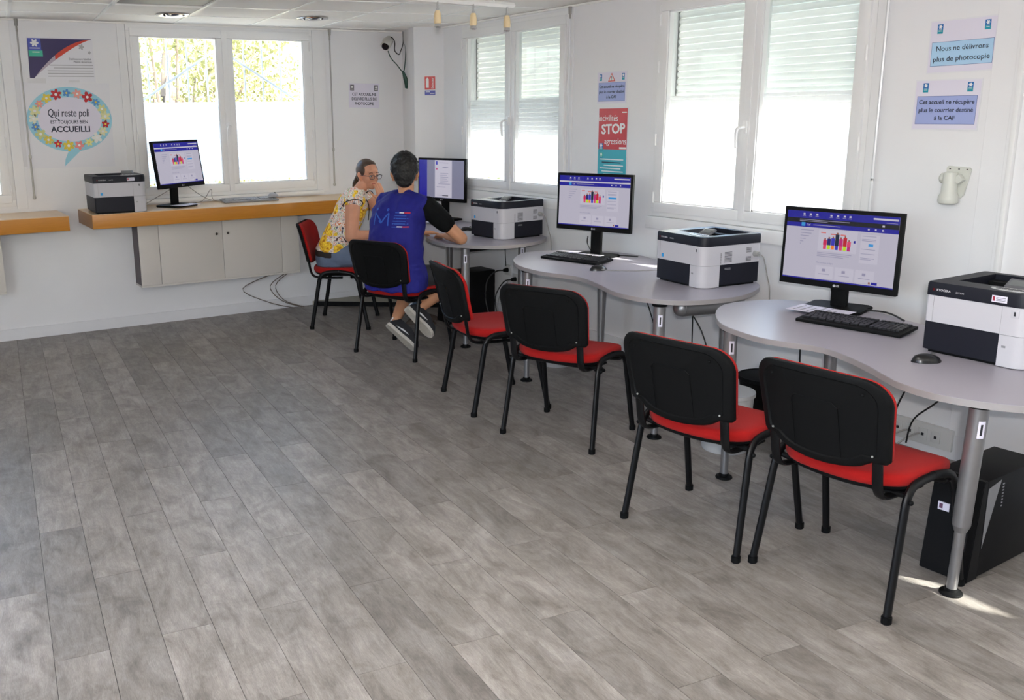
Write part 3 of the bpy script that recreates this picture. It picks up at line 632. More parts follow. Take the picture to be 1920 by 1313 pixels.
# ------------------------------------------------------------------ printers
def rr_poly(w, d, rfr, r=.012, n=8):
    """plan outline, front is -y; front right corner has a big radius"""
    P = []
    for (sx, sy, rad) in ((1, -1, rfr), (1, 1, r), (-1, 1, r), (-1, -1, r)):
        cxx, cyy = sx * (w / 2 - rad), sy * (d / 2 - rad); a0 = {(1, -1): -PI / 2, (1, 1): 0, (-1, 1): PI / 2, (-1, -1): PI}[(sx, sy)]
        P += [(cxx + rad * math.cos(a0 + PI / 2 * k / n), cyy + rad * math.sin(a0 + PI / 2 * k / n)) for k in range(n + 1)]
    return P
def printer(label, loc, rz, w=.375, d=.393, sticker=True, asset=True, plug=False, tape=False):
    t = thing('laser_printer', label, 'printer', loc, rz, 'white and anthracite laser printers')
    W2, D2_ = w / 2, d / 2
    mb = MB(); mb.prism(rr_poly(w - .03, d - .03, .02), 0, .016); mb.build('base', BLKP, t, True, 30)
    mb = MB(); mb.prism(rr_poly(w - .002, d - .002, .045), .012, .120, bev=.0015); mb.build('paper_drawer', PDARK, t, True, 30)
    mb = MB(); mb.prism(rr_poly(w, d, .05), .1205, .222, bev=.002); body = mb.build('body', PWHITE, t, True, 30)
    # corner pillar: wraps the rounded front right corner down to the desk
    P = [p for p in rr_poly(w + .003, d + .003, .05) if p[0] > W2 - .105 or False]; P = rr_poly(w + .003, d + .003, .05)[:9]
    P = [(W2 - .095, -D2_ - .0015)] + P + [(W2 + .0015, -D2_ + .115)]
    inner = [(W2 - .02, -D2_ + .115), (W2 - .095, -D2_ + .02)]
    mb = MB(); mb.prism(ccw(P + inner), .003, .2215, bev=.001); pil = mb.build('corner_pillar', PWHITE, t, True, 30)
    mb = MB(); mb.tube([Vector((p[0] * 1.002, p[1] * 1.002, .119)) for p in P], .0009, 4); mb.build('panel_seam', M('seam_grey', (.25, .25, .26), .6), pil)
    for q in (-W2 + .03, W2 - .0965): mb = MB(); mb.b2(q, q + .0011, -D2_ - .0005, -D2_ + .001, .122, .221); mb.build('front_seam', M('seam_grey', (.25, .25, .26), .6), body, False)
    # dark band with output tray recess
    O = ccw(rr_poly(w + .004, d + .004, .055)); hx0, hx1, hy0, hy1 = -W2 + .06, W2 - .045, -D2_ + .10, D2_ - .035
    mb = MB(); bm = mb.bm; zt = .272; n = len(O)
    lo = [bm.verts.new((p[0], p[1], .222)) for p in O]; mi = [bm.verts.new((p[0], p[1], .262)) for p in O]; hi = [bm.verts.new((p[0] * .985, p[1] * .985, zt)) for p in O]
    for A, B in ((lo, mi), (mi, hi)):
        for i in range(n): j = (i + 1) % n; bm.faces.new((A[i], A[j], B[j], B[i]))
    H = [(hx0, hy0), (hx1, hy0), (hx1, hy1), (hx0, hy1)]; ht = [bm.verts.new((*p, zt)) for p in H]; hb = [bm.verts.new((p[0], p[1], .268 if k < 2 else .226)) for k, p in enumerate(H)]
    es = []
    for L_ in (hi, ht):
        for i in range(len(L_)):
            e = bm.edges.get((L_[i], L_[(i + 1) % len(L_)])) or bm.edges.new((L_[i], L_[(i + 1) % len(L_)])); es.append(e)
    bmesh.ops.triangle_fill(bm, use_beauty=True, edges=es)
    for i in range(4): j = (i + 1) % 4; bm.faces.new((ht[j], ht[i], hb[i], hb[j]))
    bm.faces.new(hb); bm.faces.new(list(reversed(lo)))
    top = mb.build('top_cover', PDARK, t, True, 30)
    mb = MB(); mb.b2(hx0 + .004, hx1 - .004, hy1 - .055, hy1 - .004, .236, .250); mb.build('paper_slot', BLKP, top, False)
    # control panel: screen and key oval
    rot = Matrix.Rotation(math.radians(28), 3, 'X')
    mb = MB(); mb.box((W2 - .105, -D2_ + .115, .284), (.085, .055, .010), rot, .003); pan = mb.build('display', M('panel_grey', (.10, .10, .11), .35), t)
    mb = MB(); mb.box((W2 - .105, -D2_ + .1125, .2895), (.062, .032, .0012), rot); mb.build('display_screen', M('lcd_grey', (.16, .17, .17), .2), pan)
    mb = MB(); mb.prism([(W2 - .10 + .072 * math.cos(a), -D2_ + .055 + .030 * math.sin(a)) for a in [2 * PI * k / 28 for k in range(28)]], .2715, .2745, bev=.001); kp = mb.build('key_pad', M('keypad_silver', (.48, .48, .48), .35), t)
    for k in range(5):
        for j in range(2): mb = MB(); mb.b2(W2 - .148 + .021 * k, W2 - .133 + .021 * k, -D2_ + .040 + .016 * j, -D2_ + .050 + .016 * j, .2745, .2762); mb.build('key', M('keypad_dark', (.08, .08, .09), .4), kp, False)
    # front details: sheet frame in local XZ
    F = Matrix(((1, 0, 0, 0), (0, 0, -1, -D2_ - .0022), (0, 1, 0, 0), (0, 0, 0, 1)))
    f = bpy.data.objects.new('front_marking', None)
    def ft(txt, size, m, x, z, **k):
        o = text(txt, size, m, t, 0, 0, 0, **k); o.matrix_local = Matrix.Translation((x, -D2_ - .0024, z)) @ Matrix.Rotation(PI / 2, 4, 'X'); return o
    ft('K', .0135, emit('badge_red_glow', srgb(200, 30, 40), .08), -W2 + .028, .244, bold=.03); ft('KYOCERA', .0115, M('badge_silver', (.50, .50, .52), .3), -W2 + .064, .244, bold=.02); ft('ECOSYS', .0085, M('badge_silver', (.50, .50, .52), .3), -W2 + .125, .243)  # the red badge letter is print, given a faint glow
    mb = MB(); mb.b2(W2 - .065, W2 - .037, -D2_ - .0028, -D2_ + .002, .185, .214, .002); mb.build('usb_cover', PWHITE, pil); mb = MB(); mb.b2(W2 - .054, W2 - .048, -D2_ - .0036, -D2_ - .001, .192, .207); mb.build('usb_port', INK, pil, False)
    mb = MB(); mb.b2(W2 - .083, W2 - .069, -D2_ - .0021, -D2_ - .001, .072, .080); mb.build('pictogram', M('seam_grey', (.25, .25, .26), .6), pil, False)
    if sticker: mb = MB(); mb.b2(-W2 + .045, -W2 + .062, -D2_ - .0008, -D2_ + .001, .134, .153); mb.build('energy_sticker', M('sticker_blue', srgb(40, 150, 215), .4), body, False)
    if asset:
        mb = MB(); mb.b2(W2 - .135, W2 - .082, -D2_ - .0031, -D2_ - .002, .232, .256); a_ = mb.build('asset_label', PAPER, top, False)
        mb = MB(); mb.b2(W2 - .132, W2 - .124, -D2_ - .0036, -D2_ - .003, .236, .252); mb.build('label_mark', M('mark_red', srgb(150, 40, 60), .5), top, False)
        for k in range(3): mb = MB(); mb.b2(W2 - .120, W2 - .087, -D2_ - .0036, -D2_ - .003, .238 + .005 * k, .2395 + .005 * k); mb.build('label_line', INK, top, False)
    # side louvres on the right flank
    dk = M('vent_shadow', (.06, .06, .065), .7)
    for (y0, y1, z0, z1, n_, pm) in ((-D2_ + .145, -D2_ + .195, .132, .190, 9, PWHITE), (-D2_ + .115, -D2_ + .124, .125, .185, 11, PWHITE), (D2_ - .10, D2_ - .065, .175, .205, 5, PWHITE), (-D2_ + .15, -D2_ + .19, .092, .104, 3, PDARK), (D2_ - .10, D2_ - .065, .130, .155, 4, PWHITE)):
        mb = MB()
        for k in range(n_): z = z0 + (z1 - z0) * k / n_; mb.b2(W2 - .004, W2 + .0006, y0, y1, z, z + (z1 - z0) / n_ * .45)
        o = mb.build('vent_louvres', dk if pm is PWHITE else M('vent_light', (.2, .2, .22), .5), t, False); o['kind'] = 'stuff'
    if plug:
        mb = MB(); mb.cyl((W2, D2_ - .04, .165), (W2 + .03, D2_ - .04, .165), .016, .013, 14); mb.build('plug', M('plug_grey', (.32, .32, .31), .4), t)
        mb = MB(); mb.tube([(W2 + .03, D2_ - .04, .165), (W2 + .055, D2_ - .03, .15), (W2 + .06, D2_ + .0, .05), (W2 + .055, D2_ + .03, -.04), (W2 + .05, D2_ + .04, -.25)], .0035, 6, sub=4); mb.build('power_lead', CABLEG, t)
    return t
printer('printer at the right edge on the nearest desk, red badge letters at its left', (3.602, 1.905, .735), -1.545, sticker=False)
printer('printer on the middle desk, sunlit on its right flank with a plugged lead', (3.868, 3.632, .735), -1.655, plug=True, asset=False)
printer('printer on the far desk between the seated man and the middle desk monitor', (4.00, 5.735, .76), -1.50, plug=True, asset=False)
printer('printer on the left end of the wooden wall counter', (1.51, 7.292, .975), -.03)

# ------------------------------------------------------------------ monitors
SC_BG = emit('screen_white', srgb(188, 184, 200), .30); SC_BLUE = emit('screen_blue', srgb(38, 36, 150), .30); SC_TXT = emit('screen_text', srgb(150, 146, 172), .30)
SC_CARD = emit('screen_card', srgb(197, 193, 208), .30); SC_GREY = emit('screen_grey', srgb(128, 128, 152), .30); SC_CY = emit('screen_cyan', srgb(60, 150, 215), .30); SC_BLK = emit('screen_black', srgb(30, 30, 34), .30)
SC_COL = [emit('screen_c%d' % i, srgb(*c), .30) for i, c in enumerate(((200, 40, 90), (40, 40, 110), (60, 60, 180), (30, 40, 60), (190, 40, 120), (190, 30, 50), (220, 70, 110)))]
SC_LIM = emit('screen_lime', srgb(190, 220, 40), .30); SC_ORG = emit('screen_orange', srgb(240, 130, 50), .30); SC_SKIN = emit('screen_skin', srgb(150, 90, 70), .30); SC_PINK = emit('screen_pink', srgb(215, 120, 120), .30)
def monitor(label, loc, rz, zc, base_z, page='site', tilt=.03, w=.555, h=.365, black_band=False, paper=True, base_rot=0.0, neck_dy=.05, tone=1.0):
    """loc = centre of the screen in plan; front is local -y"""
    t = thing('desktop_monitor', label, 'monitor', (loc[0], loc[1], base_z), rz, 'black desktop monitors')
    T = Matrix.Translation((0, 0, zc - base_z)) @ Matrix.Rotation(-tilt, 4, 'X')
    def pb(name, m, c, d, par=t, bev=0.0, smooth=True):
        mb = MB(); mb.box(c, d, None, bev); o = mb.build(name, m, par, smooth); o.matrix_local = T; return o
    hs = pb('housing', BLKP, (0, .012, 0), (w, .024, h), bev=.003)
    bx, bt, bb = .016, .017, .030
    zs = (bb - bt) / 2; sw, sh = w - 2 * bx, h - bt - bb
    pb('bezel_recess', BLKP, (0, .03, 0), (w * .8, .03, h * .7), bev=.01)
    sc = bpy.data.objects.new('screen', None)
    mb = MB(); mb.box((0, 0, 0), (sw, sh, .001)); scr = mb.build('screen', SC_BG, t, False)
    scr.matrix_local = T @ Matrix.Translation((0, -.0012, zs)) @ Matrix.Rotation(PI / 2, 4, 'X')
    lay = [0]
    def R(name, m, x0, x1, y0, y1, lvl=1):       # fractions of the screen, y down
        mb = MB(); mb.b2((x0 - .5) * sw, (x1 - .5) * sw, (.5 - y1) * sh, (.5 - y0) * sh, .0005, .0006 + .0003 * lvl); o = mb.build(name, m, scr, False); return o
    def TXT(txt, x, y, hgt, m=SC_TXT, bold=0.0, al='LEFT', z=.0016):
        o = text(txt, hgt * sh, m, scr, (x - .5) * sw, (.5 - y) * sh, z, align=al, bold=bold); return o
    if page == 'site':
        y0 = .0
        R('header_bar', SC_BLUE, 0, 1, 0, .105)
        y1 = .105
        if black_band: R('cookie_banner', SC_BLK, 0, 1, .105, .17); R('nav_bar', SC_BLUE, 0, 1, .17, .232)
        else: R('info_strip', SC_CARD, 0, 1, .105, .13); R('nav_bar', SC_BLUE, 0, 1, .135, .205)
        for x in (.15, .21, .27, .40, .46, .52, .57): R('header_icon', SC_CARD, x, x + .018, .03, .055, 2); R('header_caption', SC_TXT, x - .006, x + .024, .066, .074, 2)
        R('search_field', SC_CARD, .78, .99, .03, .055, 2); R('login_text', SC_TXT, .89, .985, .085, .092, 2)
        yy = .195 if black_band else .165
        R('logo_tile', SC_CY, .14, .175, yy - .03, yy + .025, 2); TXT('Caf', .19, yy, .04, SC_CARD); R('site_title', SC_TXT, .25, .50, yy - .006, yy + .004, 2)
        for x in (.74, .80, .86): R('nav_icon', SC_CARD, x, x + .015, yy - .01, yy + .012, 2)
        if black_band:
            for k in range(2): R('banner_line', SC_TXT, .12, .58 - .2 * k, .12 + .02 * k, .128 + .02 * k, 2)
            R('close_button', SC_CARD, .86, .88, .125, .15, 2)
        for k, y in enumerate((.27, .315, .355, .40, .44, .475)): R('menu_line', SC_TXT, .14, .26 - .02 * (k % 3) - (.07 if k > 2 else 0), y, y + .010)
        R('banner_picture', SC_CARD, .31, .66, .25, .56)
        for k in range(7):
            x = .36 + .036 * k; hh = (.0, .02, .03, .09, .03, .05, 0)[k]
            R('figure_head', SC_SKIN, x + .006, x + .020, .37 - hh, .395 - hh, 2); R('figure_top', SC_COL[k], x - .003, x + .030, .395 - hh, .47, 2); R('figure_bottom', (SC_COL[6], SC_LIM, SC_ORG, SC_COL[2], SC_COL[6], SC_LIM, SC_COL[4])[k], x, x + .027, .47, .53, 2)
        for x, y in ((.33, .285), (.42, .30), (.51, .30)): R('parasol', SC_PINK, x, x + .045, y, y + .018, 2)
        R('flag_mark', SC_BLUE, .63, .645, .375, .41, 2)
        for y, b in ((.585, .62), (.61, .60), (.635, .55)): R('caption_line', SC_TXT, .31, b, y, y + .008)
        R('side_card', SC_CARD, .69, .85, .27, .68)
        R('card_button', SC_CY, .76 if black_band else .71, .80 if black_band else .82, .40, .435, 2)
        for y in (.29, .335, .355, .475, .54, .60, .62): R('card_line', SC_TXT, .70, .82 - (.03 if y > .6 else 0), y, y + .008, 2)
        TXT('Mes services en ligne', .31, .735, .030)
        for k in range(3):
            x = .31 + .18 * k; R('service_card', SC_CARD, x, x + .165, .78, .96); R('card_icon', SC_TXT, x + .06, x + .09, .82, .86, 2); R('card_caption', SC_TXT, x + .03, x + .13, .895, .903, 2)
        R('avatar', SC_SKIN, .79, .805, .935, .965, 2); R('chat_button', SC_BLUE, .815, .865, .935, .972, 2)
        R('task_bar', SC_BLUE, 0, 1, .982, 1.0, 2)
    elif page == 'document':
        R('viewer_grey', SC_GREY, .18, 1, 0, 1); R('viewer_side', SC_BLUE, 0, .18, 0, 1)
        R('page', SC_CARD, .36, .74, .0, .985, 2); R('letter_logo', SC_COL[2], .385, .42, .03, .12, 3); R('letter_stamp', SC_COL[4], .385, .42, .21, .25, 3)
        for k in range(6): R('letter_line', SC_TXT, .48, .66 - .03 * (k % 2), .34 + .05 * k, .352 + .05 * k, 3)
        for a, b, y in ((.46, .66, .06), (.56, .66, .18), (.41, .62, .92), (.44, .7, .62), (.40, .6, .70)): R('letter_line', SC_TXT, a, b, y, y + .016, 3)
        R('letter_mark', SC_BLK, .53, .66, .925, .945, 3); R('letter_date', SC_GREY, .53, .62, .19, .21, 3)
    R_ = Matrix.Rotation(PI / 2, 4, 'X')
    o = text('LG', .0125, M('badge_silver', (.50, .50, .52), .3), t, 0, 0, 0, bold=.03); o.matrix_local = T @ Matrix.Translation((.012, -.0008, -h / 2 + .0135)) @ R_
    mb = MB(); mb.cyl((-.004, -.0003, -h / 2 + .0135), (-.004, .002, -h / 2 + .0135), .0062, n=16); o = mb.build('badge_disc', M('badge_silver', (.50, .50, .52), .3), t); o.matrix_local = T
    # stand
    zb = zc - base_z
    mb = MB(); mb.b2(-.038, .038, neck_dy - .012, neck_dy + .012, .012, zb + .03, .004); mb.build('stand_neck', BLKP, t)
    mb = MB(); mb.prism([( .135, -.08), (.135, .10), (.11, .125), (-.11, .125), (-.135, .10), (-.135, -.08), (-.11, -.105), (.11, -.105)], 0, .014, bev=.003); bs = mb.build('stand_base', BLKP, t, True, 30); bs.rotation_euler = (0, 0, base_rot); bs.location = (0, neck_dy - .03, 0)
    return t
m1 = monitor('largest monitor, on the nearest desk, its web page crossed by a black banner', (3.776, 2.758), -1.40, 1.018, .735, black_band=True, base_rot=.15)
m2 = monitor('monitor with a web page on the middle desk, under the red and teal poster', (3.93, 4.67), -1.262, 1.087, .735)
m3 = monitor('monitor showing a white letter, behind the seated man', (4.146, 6.923), -1.30, 1.105, .76, page='document', tilt=.02)
m4 = monitor('monitor on the wooden wall counter in front of the back window', (2.02, 7.35), .62, 1.305, .975, tilt=.14, w=.55, h=.36, neck_dy=.07)
def sheet(label, pts, z, lines=6, rz=0, name='paper_sheet', cat='paper', size=(.21, .297), th=.001, group=None):
    t = thing(name, label, cat, (pts[0], pts[1], z), rz, group); a, b = size[0] / 2, size[1] / 2
    mb = MB(); mb.b2(-a, a, -b, b, 0, th); mb.build('sheet', PAPER, t, False)
    for k in range(lines):
        y = b * .75 - k * b * 1.5 / lines; mb = MB(); mb.b2(-a * .8, a * (.8 - .4 * (k % 3 == 2)), y, y + .006, th, th + .0003); mb.build('printed_line', M('print_grey', (.25, .25, .27), .6), t, False)
    return t
sheet('printed sheet lying on the foot of the nearest monitor', (3.655, 2.735), .7505, 6, -1.40 + PI / 2, size=(.15, .26))
sheet('printed sheet shining in the sun on the foot of the middle desk monitor', (3.86, 4.70), .7505, 5, -1.262 + PI / 2, size=(.15, .26))
sheet('printed sheet on the foot of the counter monitor', (2.035, 7.29), .9905, 4, .55, size=(.22, .12))
sheet('sunlit white sheet on the far desk below the letter monitor', (3.98, 6.72), .7755, 4, -1.2, size=(.22, .17))

# ------------------------------------------------------------------ keyboards and mice
def keyboard(label, loc, rz, m=None, mk=None):
    m = m or BLKP; mk = mk or M('key_black', (.020, .020, .023), .35)
    t = thing('keyboard', label, 'keyboard', loc, rz, 'desk keyboards'); w, d = .455, .165
    mb = MB(); rot = Matrix.Rotation(math.radians(4), 3, 'X'); mb.box((0, 0, .013), (w, d, .014), rot, .004); mb.build('base', m, t)
    rows = [(.062, 15, 0), (.034, 15, .0), (.015, 15, .006), (-.004, 14, .010), (-.023, 13, .014), (-.042, 8, 0)]
    mb = MB()
    for y, n, off in rows:
        x0, x1 = -w / 2 + .014 + off, w / 2 - .155; step = (x1 - x0) / n
        for k in range(n): x = x0 + step * (k + .5); mb.box((x, y, .0235 + y * math.tan(math.radians(4))), (step * .82, .0155, .008), rot)
    for y, n, off in rows:
        for bx, nn in ((w / 2 - .118, 3), (w / 2 - .055, 4)):
            for k in range(nn): mb.box((bx + (k - (nn - 1) / 2) * .0185, y, .0235 + y * math.tan(math.radians(4))), (.015, .0155, .008), rot)
    mb.build('keys', mk, t, False)['kind'] = 'stuff'
    return t
def mouse(label, loc, rz, m=None):
    t = thing('computer_mouse', label, 'mouse', loc, rz, 'computer mice'); mb = MB(); rings = []
    for k in range(9):
        u = k / 8; x = -.055 + .11 * u; r = math.sqrt(max(.02, 1 - (2 * u - 1) ** 2)); hgt = .036 * (r ** .8) * (1 - .25 * u)
        rings.append([Vector((x, .032 * r * math.cos(a), max(0, hgt * math.sin(a)))) for a in [PI * j / 10 for j in range(11)]] + [Vector((x, -.03 * r * .9 + .0 + .054 * r * j / 4, 0)) for j in range(1, 4)])
    mb.loft(rings); mb.build('shell', m or M('mouse_black', (.006, .006, .007), .28), t, True, 70)
    mb = MB(); mb.cyl((.022, -.0035, .028), (.022, .0035, .028), .008, n=12); mb.build('wheel', M('wheel_grey', (.07, .07, .07), .5), t)
    return t
def lead(label, pts, m=CABLEK, r=.0028, group='loose cables', name='cable', cat='cable'):
    p0 = Vector(pts[0]); mb = MB(); mb.tube([Vector(p) - p0 for p in pts], r, 6, sub=5); o = mb.build(name, m); o.location = p0; return tag(o, label, cat, group)
keyboard('matt black keyboard on the nearest desk, in front of its monitor', (3.555, 2.485, .735), -1.40)
keyboard('black keyboard glinting in sunlight on the middle desk', (3.755, 4.615, .735), -1.37)
keyboard('grey keyboard lying on the wooden wall counter', (2.60, 7.42, .975), -.05, M('kb_grey', (.22, .22, .23), .45), M('kb_grey_key', (.30, .30, .31), .45))
mouse('black mouse on the nearest desk in front of the printer', (3.26, 1.975, .735), -.5)
mouse('black mouse on the middle desk at the end of the sunlit keyboard', (3.625, 4.245, .735), -.3)
mouse('black mouse on the far desk beside the man\'s elbow', (3.93, 6.17, .76), -.6)
mouse('pale grey mouse lying on the counter keyboard', (2.80, 7.40, 1.004), .4, M('mouse_grey', (.34, .34, .36), .35))

# ------------------------------------------------------------------ wall counters and hanging cupboards
def counter(label, x0, x1, yf, zt, th):
    t = thing('wall_counter', label, 'counter', ((x0 + x1) / 2, YB, 0), 0); w = (x1 - x0) / 2; d = YB - .004
    mb = MB(); mb.b2(-w, w, yf - YB, -.004, zt - .004, zt); mb.build('counter_top', OAKT, t, False)
    mb = MB(); mb.b2(-w, w, yf - YB, yf - YB + .022, zt - th, zt - .004, .001); mb.build('front_panel', OAK, t)
    for q in (-w, w - .02): mb = MB(); mb.b2(q, q + .02, yf - YB + .022, -.004, zt - th, zt - .004); mb.build('end_panel', wood('oak_end', srgb(150, 100, 50), srgb(170, 118, 62), (1, 12, 12), 8), t, False)
    mb = MB(); mb.b2(-w + .02, w - .02, yf - YB + .022, -.004, zt - th, zt - th + .016); mb.build('bottom_panel', CREAM, t, False); return t
counter('long honey wood counter along the back wall, printer and monitor on it', 1.285, 3.72, 7.08, .975, .105)
counter('short honey wood counter at the left edge of the view', -1.2, 1.13, 7.12, .975, .105)
def cupboard(label, x0, x1, yf, z0, z1, doors, knobs):
    t = thing('hanging_cupboard', label, 'cupboard', ((x0 + x1) / 2, YB - .2, z0)); cx = (x0 + x1) / 2; f = yf - (YB - .2)
    for q in (x0 - cx, x1 - cx - .018): mb = MB(); mb.b2(q, q + .018, f + .001, .19, .016, z1 - z0); mb.build('side_panel', PLUM, t, False)
    mb = MB(); mb.b2(x0 - cx, x1 - cx, f - .016, .19, 0, .016); mb.b2(x0 - cx + .018, x1 - cx - .018, .17, .19, .016, z1 - z0); mb.build('carcass', CREAM, t, False)
    for k, (a, b) in enumerate(doors):
        mb = MB(); mb.b2(a - cx + .0015, b - cx - .0015, f - .018, f, .016 + .001, z1 - z0 - .002, .0012); dr = mb.build('door' if k in (1, 2) and len(doors) == 4 else 'filler_panel', CREAM, t)
        for kx, kz in knobs:
            if a < kx < b:
                mb = MB(); mb.lathe([(0, .022), (.009, .021), (.011, .016), (.006, .010), (.005, 0)], 14, c=(kx - cx, f - .018, kz - z0), axis=(0, -1, 0)); mb.build('knob', M('knob_bronze', (.10, .085, .07), .3, .7), dr)
    for x in (x0 + .2, x1 - .35): mb = MB(); mb.cyl((x - cx, f + .06, -.012), (x - cx, f + .06, 0), .01, n=10); mb.build('underside_stud', M('knob_bronze', (.10, .085, .07), .3, .7), t)
    return t
cupboard('cream cupboard hung under the long wooden counter, with a dark plum side', 1.682, 3.032, 7.46, .339, .866, [(1.682, 1.842), (1.842, 2.362), (2.362, 2.872), (2.872, 3.032)], [(2.309, .727), (2.404, .728)])
cupboard('cream cupboard under the short counter, cut off by the left edge', -.8, .694, 7.46, .395, .866, [(-.8, -.05), (-.05, .694)], [])

# ------------------------------------------------------------------ notices and posters
def wall_frame(W, a, z, d=.002):
    p = Vector(W(a, z, d)); n = Vector(W(a, z, 1)) - Vector(W(a, z, 0)); up = Vector((0, 0, 1)); r = up.cross(n)
    return Matrix(((r.x, up.x, n.x, p.x), (r.y, up.y, n.y, p.y), (r.z, up.z, n.z, p.z), (0, 0, 0, 1)))
def rotz(m, a): return m @ Matrix.Rotation(a, 4, 'Z')
def flat(name, m, par, poly, z0=.0006, z1=.0009): mb = MB(); mb.prism(ccw(poly), z0, z1); return mb.build(name, m, par, False)
def rect(x0, x1, y0, y1): return [(x0, y0), (x1, y0), (x1, y1), (x0, y1)]
def circ(x, y, rx, ry=None, n=24): ry = ry or rx; return [(x + rx * math.cos(2 * PI * k / n), y + ry * math.sin(2 * PI * k / n)) for k in range(n)]
def petal_poly(x, y, r, n=6, dip=.45, ph=0):
    return [(x + r * (dip + (1 - dip) * abs(math.cos(n * a / 2 + ph))) * math.cos(a), y + r * (dip + (1 - dip) * abs(math.cos(n * a / 2 + ph))) * math.sin(a)) for a in [2 * PI * k / 48 for k in range(48)]]
BLU_T = M('notice_light_blue', srgb(172, 208, 236), .5); BLU_V = M('notice_lilac_blue', srgb(160, 172, 220), .5); NAVY = M('notice_navy_line', srgb(70, 90, 150), .5)
LOGO_B = M('logo_blue', srgb(28, 108, 176), .5); LOGO_T = M('logo_teal', srgb(30, 150, 170), .5); WH = M('print_white', (.82, .82, .82), .5); DKTXT = M('print_navy_black', srgb(38, 44, 66), .55)
def logo_tile(par, x, y, w=.026, h=.042, m1_=None, m2_=None):
    flat('logo', m1_ or LOGO_B, par, rect(x - w / 2, x + w / 2, y - h * .1, y + h / 2), .0008, .0012); flat('logo', m2_ or LOGO_T, par, rect(x - w / 2, x + w / 2, y - h / 2, y - h * .1), .0008, .0012)
    flat('logo_flower', WH, par, petal_poly(x, y + h * .22, w * .36, 6), .0012, .0015)
    for k in range(2): flat('logo_caption', WH, par, rect(x - w * .3, x + w * .3, y - h * (.12 + .14 * k), y - h * (.08 + .14 * k)), .0012, .0015)
def notice(label, mat, w, h, box, boxm, lines, size, logos=True, lx=.118, ly=.078, serif=False, bw=None):
    t = thing('paper_notice', label, 'notice', mat=mat)
    mb = MB(); mb.prism(ccw(rect(-w / 2 - .006, w / 2 + .006, -h / 2 - .006, h / 2 + .006)), -.0006, 0); mb.build('laminate', LAMI, t, False)
    mb = MB(); mb.prism(ccw(rect(-w / 2, w / 2, -h / 2, h / 2)), 0, .0005); mb.build('sheet', PAPER, t, False)
    if box: flat('text_border', NAVY, t, rect(*box), .0005, .0007); flat('text_box', boxm, t, rect(box[0] + .0015, box[1] - .0015, box[2] + .0015, box[3] - .0015), .0006, .0009)
    cy = (box[2] + box[3]) / 2 if box else -.03; cx = (box[0] + box[1]) / 2 if box else 0; n = len(lines); gap = bw or size * 1.35
    for k, (tx, wd) in enumerate(lines): text(tx, size, DKTXT, t, cx, cy + (n - 1) / 2 * gap - k * gap, .0012, bold=.018 if serif else .006, width=wd)
    if logos: logo_tile(t, -lx, ly); logo_tile(t, lx, ly)
    return t
X1 = lambda y, z, r=0.0: rotz(wall_frame(WR, y, z, .026 if y < 2.345 else .0145), r)
notice('light blue sign about photocopie, upper of the two signs at the right', rotz(wall_frame(WR, 2.600, 1.920, .003), .012), .305, .225, (-.142, .142, -.085, .022), BLU_T, [('Nous ne délivrons', .238), ('plus de photocopie', .258)], .032, ly=.080, lx=.108, bw=.046)
notice('lilac sign about courrier and CAF, lower of two on the right', rotz(wall_frame(WR, 2.645, 1.660, .003), -.005), .305, .218, (-.142, .142, -.088, .040), BLU_V, [('Cet accueil ne récupère', .262), ('plus le courrier destiné', .258), ('à la CAF', .10)], .027, ly=.078, lx=.105, serif=True, bw=.036)
t = notice('blue sign with a warning triangle above the red and teal poster', rotz(wall_frame(WR, 4.952, 1.808, .003), .0), .285, .20, (-.132, .132, -.088, .034), BLU_V, [('Cet accueil ne récupère', .25), ('plus le courrier destiné', .25), ('à la CAF', .10)], .025, ly=.068, lx=.112, serif=True, bw=.034)
TRI = M('warning_red', srgb(215, 90, 80), .5)
flat('warning_triangle', TRI, t, [(-.038, .040), (.034, .040), (-.002, .096)], .0008, .0011); flat('triangle_inner', WH, t, [(-.027, .046), (.023, .046), (-.002, .085)], .0011, .0014); text('!', .040, DKTXT, t, -.002, .060, .0017, bold=.02)
t = notice('white notice in capitals on the back wall below the security camera', rotz(wall_frame(WB, 3.792, 1.822, .003), -.02), .295, .205, None, None, [('CET ACCUEIL NE', .235), ('DELIVRE PLUS DE', .245), ('PHOTOCOPIE', .185)], .034, False, serif=True, bw=.040)
for s in (-1, 1): flat('logo', M('logo_grey', (.16, .15, .17), .5), t, rect(s * .118 - .019, s * .118 + .019, .042, .092), .0008, .0012); flat('logo_flower', WH, t, petal_poly(s * .118, .072, .012), .0012, .0015); flat('logo_caption', WH, t, rect(s * .118 - .012, s * .118 + .012, .05, .054), .0012, .0015)
# red and teal poster
t = thing('poster', 'narrow poster, red above teal, reading STOP', 'poster', mat=wall_frame(WR, 4.930, 1.438, .003))
mb = MB(); mb.prism(ccw(rect(-.150, .150, -.275, .240)), -.0006, 0); mb.build('laminate', LAMI, t, False)
PR = M('poster_red', srgb(196, 52, 58), .4, var=.15, scale=14); PT = M('poster_teal', srgb(60, 170, 186), .4, var=.12, scale=10)
flat('red_half', PR, t, rect(-.142, .142, -.035, .235), 0, .0006); flat('teal_half', PT, t, rect(-.142, .142, -.270, -.035), 0, .0006)
text('incivilités', .058, WH, t, -.045, .170, bold=.004, width=.19); text('STOP', .088, WH, t, .005, .098, bold=.03, width=.235, rot=.04); text('agressions', .058, WH, t, .030, .018, bold=.004, width=.215)
flat('corner_caption', WH, t, rect(.09, .135, .205, .212)); flat('corner_caption', WH, t, rect(.07, .14, -.03, -.018))
logo_tile(t, -.112, -.02, .04, .05); logo_tile(t, -.108, -.078, .03, .04, M('logo_green', srgb(60, 180, 150), .5))
for k in range(6): flat('poster_line', WH if k != 1 else DKTXT, t, rect(-.12 + .02 * (k % 3), .115 - .025 * (k % 2), -.105 - .020 * k, -.098 - .020 * k))
